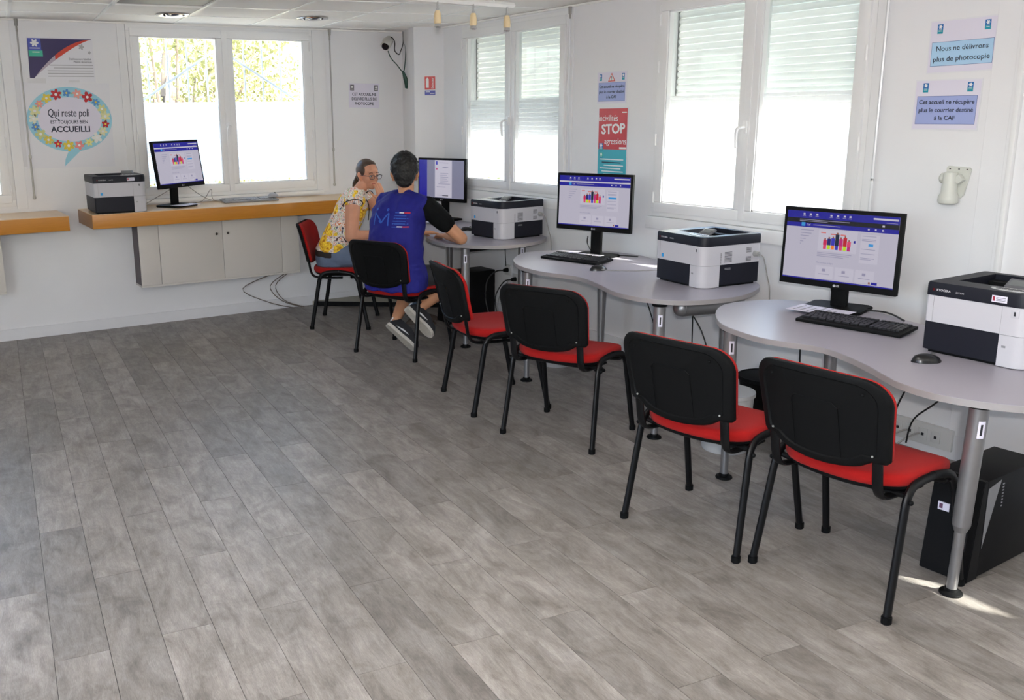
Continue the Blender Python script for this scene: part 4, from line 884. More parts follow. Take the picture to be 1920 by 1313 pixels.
flat('quote_box', M('poster_plum', srgb(82, 40, 92), .5), t, rect(-.095, .085, -.252, -.210), .0008, .0011); text('"Restons courtois"', .028, WH, t, -.005, -.232, .0015, bold=.01, width=.16)
# extinguisher sign on the post
fd = Vector((XR - 4.08, 7.12 - 7.25, 0)).normalized(); nn = Vector((fd.y, -fd.x, 0)); pc = Vector((4.08, 7.25, 0)) + fd * .135 + nn * .002; pc.z = 1.905
t = thing('extinguisher_sign', 'small red and blue fire extinguisher sign on the corner post', 'sign', mat=Matrix(((fd.x, 0, nn.x, pc.x), (fd.y, 0, nn.y, pc.y), (0, 1, nn.z, pc.z), (0, 0, 0, 1))))
flat('plate', M('sign_red', srgb(200, 30, 32), .4), t, rect(-.045, .045, -.045, .065), 0, .0012); flat('blue_strip', M('sign_blue', srgb(50, 60, 160), .4), t, rect(-.045, .045, -.090, -.052), 0, .0012)
flat('extinguisher_pictogram', WH, t, rect(-.035, -.010, -.030, .045), .0012, .0018); flat('extinguisher_pictogram', WH, t, rect(-.028, -.017, .045, .056), .0012, .0018)
text('Extincteur', .026, WH, t, .022, .010, .002, rot=PI / 2, bold=.01, width=.09); flat('strip_text', WH, t, rect(-.038, .0, -.066, -.061), .0012, .0018); flat('strip_text', WH, t, rect(-.0, .038, -.080, -.076), .0012, .0018)
# institutional poster (top left)
t = thing('poster', 'landscape poster with a dark violet corner and an orange red arc, left of the window', 'poster', mat=wall_frame(WB, 1.272, 2.100, .003))
mb = MB(); mb.prism(ccw(rect(-.235, .235, -.175, .150)), -.0005, 0); mb.build('laminate', LAMI, t, False)
VIO = M('poster_violet', srgb(46, 34, 88), .4)
def arc(f0, f1, n=16): return [(-.232 + (f1 * .46) * (1 - math.cos(a)) + 0, .145 - .30 * f1 + .30 * f1 * math.sin(a)) for a in [PI / 2 * k / n for k in range(n + 1)]]
A = [(-.210 + .435 * math.sin(a) ** 1.0, -.150 + .288 * (1 - math.cos(a)) ** .0 * math.sin(a) ** .0 * (1 - (1 - math.sin(a)) ** 1.6)) for a in [PI / 2 * k / 16 for k in range(17)]]
A = [(-.205 + .43 * (k / 16), -.145 + .283 * (1 - (1 - k / 16) ** 1.9)) for k in range(17)]
B = [(-.205 + .43 * (k / 16), -.145 + .283 * max(0, (1 - (1 - k / 16) ** 1.9) - .13 * math.sin(PI * min(1, (k / 16) * 1.02)))) for k in range(17)]
mb = MB(); bm = mb.bm
for k in range(16): mb.quad([(A[k][0], A[k][1], .0008), (A[k + 1][0], A[k + 1][1], .0008), (A[k + 1][0], .142, .0008), (A[k][0], .142, .0008)])
mb.quad([(-.235, -.16, .0008), (-.205, -.145, .0008), (-.205, .142, .0008), (-.228, .142, .0008)]); mb.build('violet_corner', VIO, t, False)
for nm, k0, k1, m_ in (('grey_arc', 0, 6, M('poster_grey', (.42, .36, .44), .4)), ('red_arc', 6, 16, M('poster_orange_red', srgb(205, 62, 38), .4))):
    mb = MB()
    for k in range(k0, k1): mb.quad([(A[k][0], A[k][1], .001), (B[k][0], B[k][1], .001), (B[k + 1][0], B[k + 1][1], .001), (A[k + 1][0], A[k + 1][1], .001)])
    mb.build(nm, m_, t, False)
flat('logo_tile', M('logo_violet_blue', srgb(70, 84, 180), .4), t, rect(-.225, -.135, .055, .142), .0012, .0015); flat('logo_tile', M('logo_green', srgb(60, 180, 150), .5), t, rect(-.225, -.128, .012, .055), .0012, .0015); flat('logo_flower', WH, t, petal_poly(-.18, .108, .030, 6), .0016, .0019)
for a, b, y in ((-.215, -.145, .068), (-.20, -.15, .04)): flat('logo_caption', WH, t, rect(a, b, y, y + .006), .0016, .0019)
text('Etablissement labellisé', .021, DKTXT, t, .215, -.003, align='RIGHT', width=.16); text('Maison de services', .021, DKTXT, t, .218, -.024, align='RIGHT', width=.13)
LG_ = M('print_pale_grey', (.42, .42, .44), .6)
for k in range(5): flat('poster_line', LG_, t, rect(-.09 - .015 * (k > 1) if k != 1 else -.06, .225, -.052 - .020 * k, -.046 - .020 * k))
flat('poster_sketch', LG_, t, petal_poly(.15, .085, .022, 5)); flat('poster_sketch', LG_, t, petal_poly(.205, .045, .013, 5))
# speech bubble poster
t = thing('poster', 'square poster, light blue speech bubble ringed with flowers reading ACCUEILLI', 'poster', mat=rotz(wall_frame(WB, 1.285, 1.608, .003), -.01))
mb = MB(); mb.prism(ccw(rect(-.335, .315, -.315, .315)), -.0005, .0); mb.build('laminate', LAMI, t, False)
SKYB = M('bubble_blue', srgb(150, 205, 222), .4)
bub = []
for k in range(60):
    a = 2 * PI * k / 60; bub.append((.008 + .308 * math.cos(a), .045 + .240 * math.sin(a) * (1 + .0 * math.cos(a))))
flat('bubble', SKYB, t, bub, 0, .0008); flat('bubble_tail', SKYB, t, [(-.02, -.185), (.075, -.18), (.01, -.24), (-.06, -.305), (-.05, -.25)], 0, .0007)
flat('bubble_inside', PAPER, t, circ(.008, .045, .232, .165, 48), .0008, .0012)
text('Qui reste poli', .080, DKTXT, t, .0, .092, .0016, width=.30, bold=.012, slant=.1); text('EST TOUJOURS BIEN', .034, DKTXT, t, .0, .026, .0016, width=.27, bold=.015); text('ACCUEILLI', .058, DKTXT, t, .008, -.028, .0016, width=.285, bold=.03)
flat('text_stroke', DKTXT, t, [(-.105, .062), (-.100, .066), (-.065, .038), (-.069, .034)], .0016, .0019)
FC = [srgb(230, 150, 140), srgb(225, 200, 70), srgb(190, 30, 40), srgb(80, 140, 205), srgb(232, 160, 150), srgb(190, 35, 45), srgb(90, 150, 205), srgb(215, 215, 150), srgb(222, 222, 170), srgb(190, 30, 40), srgb(225, 222, 180), srgb(230, 230, 225), srgb(226, 226, 150), srgb(232, 140, 140), srgb(226, 200, 60), srgb(200, 40, 50), srgb(222, 200, 80), srgb(200, 205, 140), srgb(90, 140, 200), srgb(226, 226, 205), srgb(216, 216, 160)]
for k, c in enumerate(FC):
    a = PI * .80 - 2 * PI * k / len(FC); r = .030 + .006 * ((k * 7) % 3); x, y = .008 + .262 * math.cos(a), .045 + .196 * math.sin(a)
    flat('flower', M('flower_%d' % k, c, .5), t, petal_poly(x, y, r, 5 if k % 2 else 6, .5, k), .0014, .0017); flat('flower_eye', WH if k % 3 else M('flower_eye_yellow', srgb(240, 205, 70), .5), t, circ(x, y, r * .25, None, 12), .0018, .0021)
for k in range(21):
    a = PI * .80 - 2 * PI * (k + .5) / 21; flat('leaf', M('flower_leaf', srgb(170, 185, 120), .5), t, petal_poly(.008 + .262 * math.cos(a), .045 + .196 * math.sin(a), .011, 2, .3, k), .0012, .0015)
# shiny tape along the edges
for (x0, x1, y0, y1) in ((-.36, -.325, -.30, .33), (-.27, -.14, .31, .345), (.02, .10, .32, .335)): flat('tape', M('clear_tape', (.72, .72, .74), .12), t, rect(x0, x1, y0, y1), .0006, .0012)

# ------------------------------------------------------------------ things on walls and ceiling
t = thing('motion_detector', 'small off-white motion detector below the two blue signs', 'detector', mat=wall_frame(WR, 2.556, 1.300, .002))
DT = M('detector_offwhite', (.62, .63, .58), .4)
mb = MB(); mb.prism([(-.048, .075), (-.040, .085), (.060, .080), (.068, .07), (.045, -.045), (.03, -.06), (-.03, -.055), (-.045, .0)], 0, .010, bev=.002); mb.build('back_plate', DT, t, True, 30)
mb = MB(); mb.lathe([(0, -.088), (.030, -.088), (.041, -.082), (.044, -.070), (.042, -.05), (.034, -.035), (.030, .045), (.026, .058), (0, .060)], 24, c=(-.008, 0, .036), axis=(0, 1, 0)); mb.build('housing', DT, t)
mb = MB(); mb.sph((-.048, .03, .03), .024, (.6, 1, .9), 14); mb.box((.03, .028, .028), (.03, .035, .03), Matrix.Rotation(.7, 3, 'Z'), .004); mb.build('swivel_joint', DT, t)
for x in (-.03, .012, .05): mb = MB(); mb.b2(x - .004, x + .004, .070, .074, .0095, .0108); mb.build('screw_hole', INK, t, False)

t = thing('security_camera', 'white bullet security camera on the back wall with black and green cables', 'camera', (3.985, 7.60, 2.262))
dr = Vector((-.62, -.60, -.42)).normalized(); mb = MB(); mb.lathe([(0, -.075), (.026, -.073), (.036, -.060), (.038, .05), (.034, .062), (.032, .064)], 24, c=(-.02, -.09, .0), axis=dr); mb.build('camera_body', M('camera_ivory', (.62, .60, .55), .4), t)
mb = MB(); mb.lathe([(0, .055), (.030, .056), (.032, .075), (.027, .078), (.022, .070), (0, .068)], 24, c=(-.02, -.09, 0), axis=dr); mb.build('lens', M('lens_black', (.01, .008, .012), .12), t)
q = dr.to_track_quat('Z', 'Y'); mb = MB(); rings = []
for u in (-.06, .095): rings.append([Vector((-.02, -.09, 0)) + q @ Vector((r_ * math.cos(a), r_ * math.sin(a), u)) for r_, a in [(.043, PI * .15 + PI * .7 * k / 10) for k in range(11)] + [(.040, PI * .85 - PI * .7 * k / 10) for k in range(11)]])
mb.loft(rings); mb.build('sun_hood', M('camera_ivory', (.62, .60, .55), .4), t)
mb = MB(); mb.tube([(.02, -.05, .03), (.035, -.02, .05), (.03, .035, .03)], .009, 8, sub=3); mb.cyl((.03, .048, .03), (.03, .030, .03), .028, n=20); mb.build('wall_bracket', M('camera_ivory', (.62, .60, .55), .4), t)
KG = M('cable_dark_green', (.008, .055, .035), .45)
lead('black cable running down from the ceiling to the security camera', [(4.17, 7.60, 2.372), (4.165, 7.59, 2.28), (4.12, 7.56, 2.20), (4.08, 7.52, 2.17), (4.03, 7.50, 2.20), (4.02, 7.48, 2.27), (4.0, 7.50, 2.31), (3.985, 7.53, 2.28), (4.02, 7.56, 2.25)], CABLEK, .0045)
lead('dark green cable hanging in a loop under the security camera', [(3.99, 7.55, 2.20), (4.0, 7.52, 2.14), (4.05, 7.50, 2.08), (4.105, 7.49, 2.02), (4.13, 7.50, 2.10), (4.15, 7.52, 2.2), (4.16, 7.55, 2.26)], KG, .0045)
mb = MB(); mb.tube([(0, 0, 0), (.02, -.005, -.06), (.035, -.005, -.12), (.03, 0, -.15)], [.008, .018, .020, .012], 10, sub=3); o = mb.build('cable_plug', KG); o.location = (4.10, 7.49, 2.03); tag(o, 'bundled dark green plug hanging from the camera cable', 'plug')

def downlight(label, c):
    t = thing('downlight', label, 'ceiling light', (c[0], c[1], ZC), group='round chrome downlights')
    mb = MB(); mb.lathe([(.118, .002), (.120, -.004), (.112, -.010), (.096, -.008), (.080, .0), (.060, .004), (.03, .004)], 32); mb.build('rim', CHROME, t)
    mb = MB(); mb.lathe([(0, -.014), (.028, -.014), (.045, -.006), (.052, .003), (0, .003)], 20); mb.build('lamp_head', M('lamp_glass', (.10, .10, .14), .08, .4), t)
    for a in (0, 2.1, 4.2):
        mb = MB(); mb.sph((.078 * math.cos(a), .078 * math.sin(a), -.006), .011, (1, 1, .6), 10); mb.build('reflector_boss', CHROME, t)
downlight('round chrome downlight above the back window', (1.945, 6.965))
downlight('round chrome downlight in front of the back window, nearer the corner', (2.968, 6.825))
t = thing('recessed_luminaire', 'dark grey recessed ceiling panel light, unlit, at the top edge', 'ceiling light', (0, 0, 0)); cc = PU * (GU0 + TW * -.5) + PV * (GV0 + TW * -2.5); t.location = (cc.x, cc.y, ZC); t.rotation_euler = (0, 0, -ANG)
mb = MB(); mb.b2(-.29, .29, -.29, .29, .006, .012); mb.build('louvre', GREYM, t, False)
mb = MB()
for b in ((-.296, .296, -.296, -.285), (-.296, .296, .285, .296), (-.296, -.285, -.285, .285), (.285, .296, -.285, .285)): mb.b2(*b, -.004, .008)
mb.build('frame', TBAR, t, False)
for i, (a, b) in enumerate(((-2, -8), (-4, -10), (0, -12), (-5, -6))):
    cc = PU * (GU0 + TW * (b + .5)) + PV * (GV0 + TW * (a + .5)); t = thing('added_light_panel', 'added square light panel in the ceiling, unseen behind the camera', 'ceiling light', (cc.x, cc.y, ZC), -ANG, 'added ceiling light panels, unseen behind the camera')
    mb = MB(); mb.b2(-.285, .285, -.285, .285, .004, .010); mb.build('diffuser', emit('added_panel_glow', (1, .96, .90, 1), PANEL_FILL), t, False)
# spot rail
P0, P1 = Vector((2.76, 4.875, 2.30)), Vector((3.52, 4.985, 2.30)); u = (P1 - P0).normalized()
t = thing('spotlight_rail', 'white spotlight rail with three wooden spots under the ceiling', 'spotlight rail', P0)
mb = MB(); mb.tube([(0, 0, 0), P1 - P0], .016, 4); mb.build('rail', TBAR, t, False)
for k in (.06, .6): mb = MB(); mb.cyl(u * k + Vector((0, 0, .008)), u * k + Vector((0, 0, .074)), .006, n=8); mb.build('mount', TBAR, t)
SPW = wood('spot_beech', srgb(222, 196, 150), srgb(232, 210, 168), (8, 8, 1), 6, .4)
for k in (.16, .435, .71):
    c = u * k; mb = MB(); mb.cyl(c + Vector((0, 0, -.01)), c + Vector((0, 0, -.055)), .006, n=8); mb.cyl(c + Vector((0, 0, -.050)), c + Vector((0, 0, -.062)), .010, n=10); st = mb.build('spot_stem', CHROME, t)
    mb = MB(); mb.lathe([(0, .0), (.013, -.002), (.018, -.014), (.0215, -.040), (.0215, -.068), (.018, -.074), (0, -.074)], 18, c=c + Vector((0, 0, -.060))); mb.build('spot_body', SPW, t)
    mb = MB(); mb.lathe([(.017, -.072), (.017, -.078), (.022, -.092), (.0205, -.094), (.010, -.086), (0, -.086)], 18, c=c + Vector((0, 0, -.060))); mb.build('spot_lamp', CHROME, t)

# ------------------------------------------------------------------ floor things
def tower(label, loc, rz, w, d, h, slant=.06):
    t = thing('computer_tower', label, 'computer', loc, rz, 'black computer towers'); BT = M('tower_black', (.0045, .0045, .005), .5, spec=.15)
    mb = MB(); mb.b2(-w / 2, w / 2, -d / 2, d / 2, .012, h, .003); mb.build('case', BT, t)
    mb = MB(); T = Matrix(((0, 0, 1, 0), (1, 0, 0, 0), (0, 1, 0, 0), (0, 0, 0, 1)))
    mb.prism([(-d / 2 - .070, .005), (-d / 2, .005), (-d / 2, h), (-d / 2 - .022, h + .002), (-d / 2 - .030, h - .02)], -w / 2, w / 2, T, .002); fp = mb.build('front_bezel', BT, t, True, 30)
    mb = MB(); mb.b2(w / 2 - .045, w / 2 - .022, -d / 2 - .058, -d / 2 - .02, .02, h * .97, .004); mb.build('bezel_strip', M('tower_gloss', (.02, .02, .022), .15), t)
    for y in (-d / 2 + .04, d / 2 - .04):
        for x in (-w / 2 + .03, w / 2 - .03): mb = MB(); mb.cyl((x, y, 0), (x, y, .013), .012, n=12); mb.build('foot', BLKP, t)
    return t
t = tower('black computer tower on the floor by the nearest desk leg', (3.405, 1.775, 0), math.radians(-86.7), .17, .38, .375)
mb = MB(); mb.b2(-.055, -.015, -.2370, -.2300, .235, .265); o = mb.build('tower_sticker', PAPER, t, False); o.location = (0, .002, 0)
mb = MB(); mb.b2(-.050, -.038, -.2376, -.2360, .241, .259); o = mb.build('sticker_mark', M('tower_mark', (.12, .05, .10), .5), t, False); o.location = (0, .002, 0)
mb = MB(); mb.prism([(-.185, .345), (-.10, .362), (-.185, .12)], .0853, .0860, Matrix(((0, 0, 1, 0), (1, 0, 0, 0), (0, 1, 0, 0), (0, 0, 0, 1)))); mb.build('grey_side_wedge', M('wedge_grey', (.20, .20, .215), .4), t, False)
mb = MB()
for k in range(8): mb.b2(.0853, .0866, -.088 + .0006 * k, -.076, .34 - .012 * k, .345 - .012 * k)
mb.build('side_louvres', M('vent_light', (.2, .2, .22), .5), t, False)['kind'] = 'stuff'
tower('black computer tower on the floor under the far desk', (4.07, 6.36, 0), math.radians(-90), .21, .36, .41)
def bin_(label, loc, r0, r1, h, m, cat='waste bin'):
    t = thing('waste_bin', label, cat, loc); mb = MB()
    mb.lathe([(0, 0), (r0, 0), (r0 + .004, .006), (r1, h - .01), (r1 + .006, h - .008), (r1 + .006, h), (r1 - .004, h), (r0 - .004, .012), (0, .012)], 32); mb.build('bucket', m, t)
    mb = MB(); mb.lathe([(r1 + .0, h - .022), (r1 + .007, h - .018), (r1 + .007, h - .004), (r1, h - .002)], 32); mb.build('rim', m, t); return t
WB_ = M('bin_white', (.52, .52, .52), .5)
bin_('white round bin on the floor under the nearest desk, behind the second nearest chair', (3.50, 3.105, 0), .108, .125, .30, WB_)
bin_('white round bin on the floor under the middle desk', (3.79, 4.84, 0), .10, .118, .28, WB_)
bin_('black round bin against the right wall between the two nearer desks', (3.93, 3.24, 0), .095, .135, .28, BLKP)
# sockets, trunking, leads
t = thing('socket_strip', 'white trunking with network sockets low on the right wall', 'socket', mat=wall_frame(WR, 2.58, .10, .002)); SW = M('socket_white', (.60, .60, .59), .45)
mb = MB(); mb.b2(-.25, .16, -.06, .045, 0, .028, .003); mb.build('trunking', SW, t)
for k in range(5):
    mb = MB(); mb.b2(-.20 + .065 * k, -.155 + .065 * k, -.035, .022, .028, .034, .002); so_ = mb.build('socket_plate', SW, t); mb = MB(); mb.b2(-.184 + .065 * k, -.171 + .065 * k, -.014, .0, .033, .0352); mb.build('socket_hole', INK, so_, False)
for k in range(4):
    y = 2.77 - .065 * k
    lead('pale grey network lead in the socket strip, ' + ('farthest from the camera', 'second farthest', 'second nearest the camera', 'nearest the camera')[k], [(XR - .03, y, .092), (XR - .06, y + .01, .090), (XR - .10, y + .03, .07), (XR - .14, y + .06, .035), (XR - .2, y + .12, .012)], CABLEG, .0045, 'grey network leads')
for (y, z, lb) in ((6.13, .42, 'double white wall socket with a black plug under the far desk, upper'), (6.02, .36, 'white wall socket with a black plug under the far desk, lower')):
    t = thing('wall_socket', lb, 'socket', mat=wall_frame(WR, y, z, .002)); mb = MB(); mb.b2(-.042, .042, -.042, .042, 0, .012, .003); mb.build('plate', SW, t)
    mb = MB(); mb.cyl((0, 0, .012), (0, 0, .05), .019, .012, 14); mb.build('plug', BLKP, t)
lead('thick black cable looping from the upper wall socket to the floor', [(4.25, 6.13, .42), (4.20, 6.17, .41), (4.14, 6.20, .34), (4.12, 6.20, .2), (4.14, 6.17, .06), (4.18, 6.12, .012)], CABLEK, .006)
lead('black cable looping from the lower wall socket to the floor', [(4.25, 6.02, .36), (4.20, 6.06, .34), (4.15, 6.10, .22), (4.16, 6.08, .08), (4.19, 6.02, .012)], CABLEK, .005)
lead('pale cable hanging beside the wall sockets', [(4.27, 6.10, .33), (4.22, 6.12, .25), (4.2, 6.14, .12), (4.2, 6.05, .01)], CABLEG, .004)
lead('thin black cable dropping from the far desk to the wall sockets', [(4.20, 6.05, .735), (4.22, 6.07, .6), (4.25, 6.10, .46)], CABLEK, .0035)
for pts, lb in (([(4.16, 4.60, .70), (4.2, 4.5, .55), (4.2, 4.36, .30), (4.22, 4.30, .02)], 'black cable dropping behind the middle desk, left one'), ([(4.10, 4.22, .70), (4.14, 4.10, .55), (4.16, 3.92, .36), (4.2, 3.85, .10), (4.2, 3.8, .01)], 'black cable dropping behind the middle desk, middle one'), ([(4.15, 4.02, .70), (4.19, 4.03, .5), (4.22, 4.05, .3), (4.24, 4.06, .02)], 'thin black cable dropping straight behind the middle desk'),
                ([(3.72, 2.28, .70), (3.88, 2.40, .5), (4.02, 2.55, .28), (4.2, 2.70, .05)], 'black cable under the nearest desk going down to the sockets, left one'), ([(3.75, 2.12, .70), (3.92, 2.28, .42), (4.08, 2.50, .22), (4.2, 2.60, .05)], 'black cable under the nearest desk going down to the sockets, right one'),
                ([(3.88, 3.00, .70), (3.98, 3.08, .5), (4.12, 3.18, .30), (4.2, 3.22, .04)], 'black cable dropping behind the black bin'), ([(4.02, 1.62, .60), (4.15, 1.78, .42), (4.25, 1.9, .2), (4.26, 1.95, .03)], 'black cable on the wall behind the black tower'),
                ([(3.95, 4.74, .86), (4.0, 4.80, .80), (3.98, 4.70, .75), (4.08, 4.62, .742), (4.15, 4.48, .742)], 'black monitor lead curling over the middle desk'), ([(3.80, 2.80, .85), (3.87, 2.83, .78), (3.84, 2.72, .745), (3.86, 2.55, .75), (3.80, 2.42, .742)], 'black monitor lead curling over the nearest desk'),
                ([(3.60, 4.24, .742), (3.75, 4.10, .739), (3.95, 4.02, .739), (4.10, 3.98, .739)], 'grey mouse lead crossing the sunlit middle desk')):
    lead(lb, pts, CABLEG if 'grey' in lb else CABLEK, .0028 if 'mouse' in lb else .004)
for pts, lb in (([(1.98, 7.42, 1.12), (1.86, 7.5, 1.04), (1.75, 7.55, .982), (1.6, 7.56, .980)], 'thin cable between the counter monitor and the printer'), ([(2.08, 7.42, 1.14), (2.22, 7.5, 1.04), (2.35, 7.54, .985), (2.5, 7.50, .984)], 'thin grey cable arching behind the counter monitor'), ([(2.10, 7.5, .981), (2.25, 7.56, .99), (2.33, 7.57, 1.08), (2.345, 7.56, .99), (2.5, 7.52, .982)], 'thin cable standing up in a loop on the wooden counter')):
    lead(lb, pts, CABLEG, .003)
for a, lb in ((0, 'thin brown cable below the cupboard, rightmost of three'), (.05, 'thin brown cable below the cupboard, middle of three'), (.30, 'thin brown cable bowing left below the cupboard, leftmost of three')): lead(lb, [(3.0 - a * .4, 7.56, .345), (2.86 - a, 7.60, .22), (2.93 - a * .5, 7.59, .08), (3.10 - a * .3, 7.56, .008)], M('cable_brown', (.16, .13, .11), .5), .004, 'brown cables under the cupboard')

# ------------------------------------------------------------------ people
def cone(a, b, ra, rb): return ('c', Vector(a), Vector(b), ra, rb)
def ell(c, r, rot=None): return ('e', Vector(c), r, rot)
def prim_mesh(prims):
    mb = MB()
    for p in prims:
        if p[0] == 'c':
            _, a, b, ra, rb = p
            mb.sph(a, ra, n=14); mb.sph(b, rb, n=14)
            if (b - a).length > 1e-4: mb.cyl(a, b, ra, rb, n=14)
        elif p[0] == 'e': mb.sph(p[1], 1, p[2], 20, p[3])
        elif p[0] == 'l':                                  # loft of ellipses: (centre, half depth, half width, squareness)
            rings = []
            for c, rx, ry, lean in p[1]:
                c = Vector(c); q = Matrix.Rotation(lean, 3, 'Y')
                rings.append([c + q @ Vector((rx * math.copysign(abs(math.cos(a)) ** .8, math.cos(a)), ry * math.copysign(abs(math.sin(a)) ** .8, math.sin(a)), 0)) for a in [2 * PI * k / 28 for k in range(28)]])
            mb.loft(rings)
    me = bpy.data.meshes.new('tmp'); bmesh.ops.recalc_face_normals(mb.bm, faces=mb.bm.faces); mb.bm.to_mesh(me); mb.bm.free(); return me
def blob(name, prims, voxel, m, parent, sm=4, disp=None):
    o = bpy.data.objects.new('tmp', prim_mesh(prims)); COL.objects.link(o)
    r = o.modifiers.new('r', 'REMESH'); r.mode = 'VOXEL'; r.voxel_size = voxel; r.use_smooth_shade = True
    s = o.modifiers.new('s', 'SMOOTH'); s.factor = .5; s.iterations = sm
    if disp:
        tx = bpy.data.textures.new('folds', 'CLOUDS'); tx.noise_scale = disp[1]; tx.noise_depth = 1
        d = o.modifiers.new('d', 'DISPLACE'); d.texture = tx; d.strength = disp[0]; d.mid_level = .5; d.texture_coords = 'LOCAL'
    me = bpy.data.meshes.new_from_object(o.evaluated_get(bpy.context.evaluated_depsgraph_get())); bpy.data.objects.remove(o)
    me.materials.clear()
    for p in me.polygons: p.use_smooth = True
    me.name = name; me.materials.append(m); k = bpy.data.objects.new(name, me); COL.objects.link(k); k.parent = parent; return k
def head_prims(c, yaw, pitch=0.0, s=1.0, female=False):
    """x forward, y left, z up; c = centre of the skull at eye height"""
    q = Matrix.Rotation(yaw, 3, 'Z') @ Matrix.Rotation(pitch, 3, 'Y'); c = Vector(c)
    P = lambda x, y, z: c + q @ (Vector((x, y, z)) * s)
    E = lambda x, y, z, a, b, d: ell(P(x, y, z), (a * s, b * s, d * s), q)
    j = .9 if female else 1.0
    L = [E(-.012, 0, .030, .094, .074, .086), E(.010, 0, -.010, .078, .066, .085), E(.030, 0, -.062, .052, .050 * j, .048), E(.052, 0, -.090, .026, .026 * j, .022),
         E(.046, .030, -.028, .034, .030, .030), E(.046, -.030, -.028, .034, .030, .030), E(.066, 0, .035, .022, .048, .022), E(.058, 0, .006, .030, .030, .03),
         cone(P(.082, 0, .010), P(.104, 0, -.026), .0075 * s, .011 * s), E(.096, .011, -.030, .010, .008, .007), E(.096, -.011, -.030, .010, .008, .007),
         E(.078, 0, -.058, .016, .024, .010), E(.076, 0, -.072, .016, .020, .008), E(.066, 0, -.064, .024, .034, .026),
         E(.076, .030, .014, .010, .020, .006), E(.076, -.030, .014, .010, .020, .006)]
    for sd in (1, -1): L += [E(-.006, sd * .078, -.008, .018, .008, .031), E(-.012, sd * .085, .004, .020, .009, .022), E(.0, sd * .074, -.030, .010, .008, .012)]
    return L, P, q
def hand_prims(wrist, direction, palm_n, curl=.5, s=1.0, side=1, spread=.0):
    """four fingers and a thumb, rooted in the palm"""
    d = Vector(direction).normalized(); n = Vector(palm_n); n = (n - d * n.dot(d)).normalized(); l = n.cross(d) * side; w = Vector(wrist); L = []
    k = w + d * .085 * s
    for j, off in enumerate((.030, .010, -.010, -.029)): L.append(cone(w + l * off * .55 * s + d * .01, k + l * off * s, .016 * s, .0125 * s))
    tips = []
    for j, (off, ln) in enumerate(((.031, .068), (.0105, .077), (-.0105, .071), (-.030, .056))):
        p = k + l * off * s; a = 0; dirv = d + l * off * spread
        for m_, fr in enumerate((.45, .31, .24)):
            a += curl * (.75 if m_ == 0 else 1.0); v = (dirv * math.cos(a) + n * math.sin(a)).normalized(); p2 = p + v * ln * fr * 1.25 * s
            L.append(cone(p, p2, (.0092 - .0008 * m_) * s, (.0085 - .0008 * m_) * s)); p = p2
        tips.append(p)
    p = w + l * .026 * s + d * .022 * s
    for m_, (ln, a) in enumerate(((.042, .75), (.032, .55), (.026, .35))):
        v = (d * math.cos(a) + l * math.sin(a) + n * (.35 + .25 * curl)).normalized(); p2 = p + v * ln * s; L.append(cone(p, p2, (.0135 - .0022 * m_) * s, (.0115 - .0022 * m_) * s)); p = p2
    return L, tips
def decal(target, name, m, parent, poly, o, r, u, d, lift=.0015):
    """flat print laid on cloth: polygon in (right, up) cast along d onto the garment"""
    dg = bpy.context.evaluated_depsgraph_get(); bv = target['_bvh'] if False else BV[target.name]
    bm = bmesh.new(); vs = [bm.verts.new((x, y, 0)) for x, y in ccw(poly)]; bm.faces.new(vs)
    bmesh.ops.triangulate(bm, faces=bm.faces)
    bmesh.ops.subdivide_edges(bm, edges=[e for e in bm.edges if e.calc_length() > .02], cuts=3, use_grid_fill=True)
    for v in bm.verts:
        p = o + r * v.co.x + u * v.co.y; h = bv.ray_cast(p - d * .4, d)
        v.co = (h[0] - d * lift) if h[0] is not None else p
    me = bpy.data.meshes.new(name); bm.to_mesh(me); bm.free(); me.materials.append(m); k = bpy.data.objects.new(name, me); COL.objects.link(k); k.parent = parent; return k
BV = {}
def skin(name, c):
    m = M(name, c, .55, var=.10, scale=18, bump=.15, bscale=300, spec=.4); b = m.node_tree.nodes['Principled BSDF']
    b.inputs['Subsurface Weight'].default_value = .12; b.inputs['Subsurface Radius'].default_value = (.6, .25, .15); b.inputs['Subsurface Scale'].default_value = .01; return m
SK_M = skin('skin_tan', srgb(196, 142, 108)); SK_W = skin('skin_ruddy', srgb(204, 146, 118))
HAIRK = M('hair_black', (.006, .0055, .0055), .6, var=.3, scale=60, bump=.9, bscale=160); HAIRB = M('hair_brown', (.060, .034, .022), .38, var=.4, scale=50, bump=.7, bscale=120)
def strands(name, pts_fn, n, m, parent, r=.0011, seed=1):
    rnd = random.Random(seed); mb = MB()
    for k in range(n): mb.tube(pts_fn(rnd), [r, r * .9, r * .4], 3, sub=1)
    o = mb.build(name, m, parent, True); o['kind'] = 'stuff'; return o

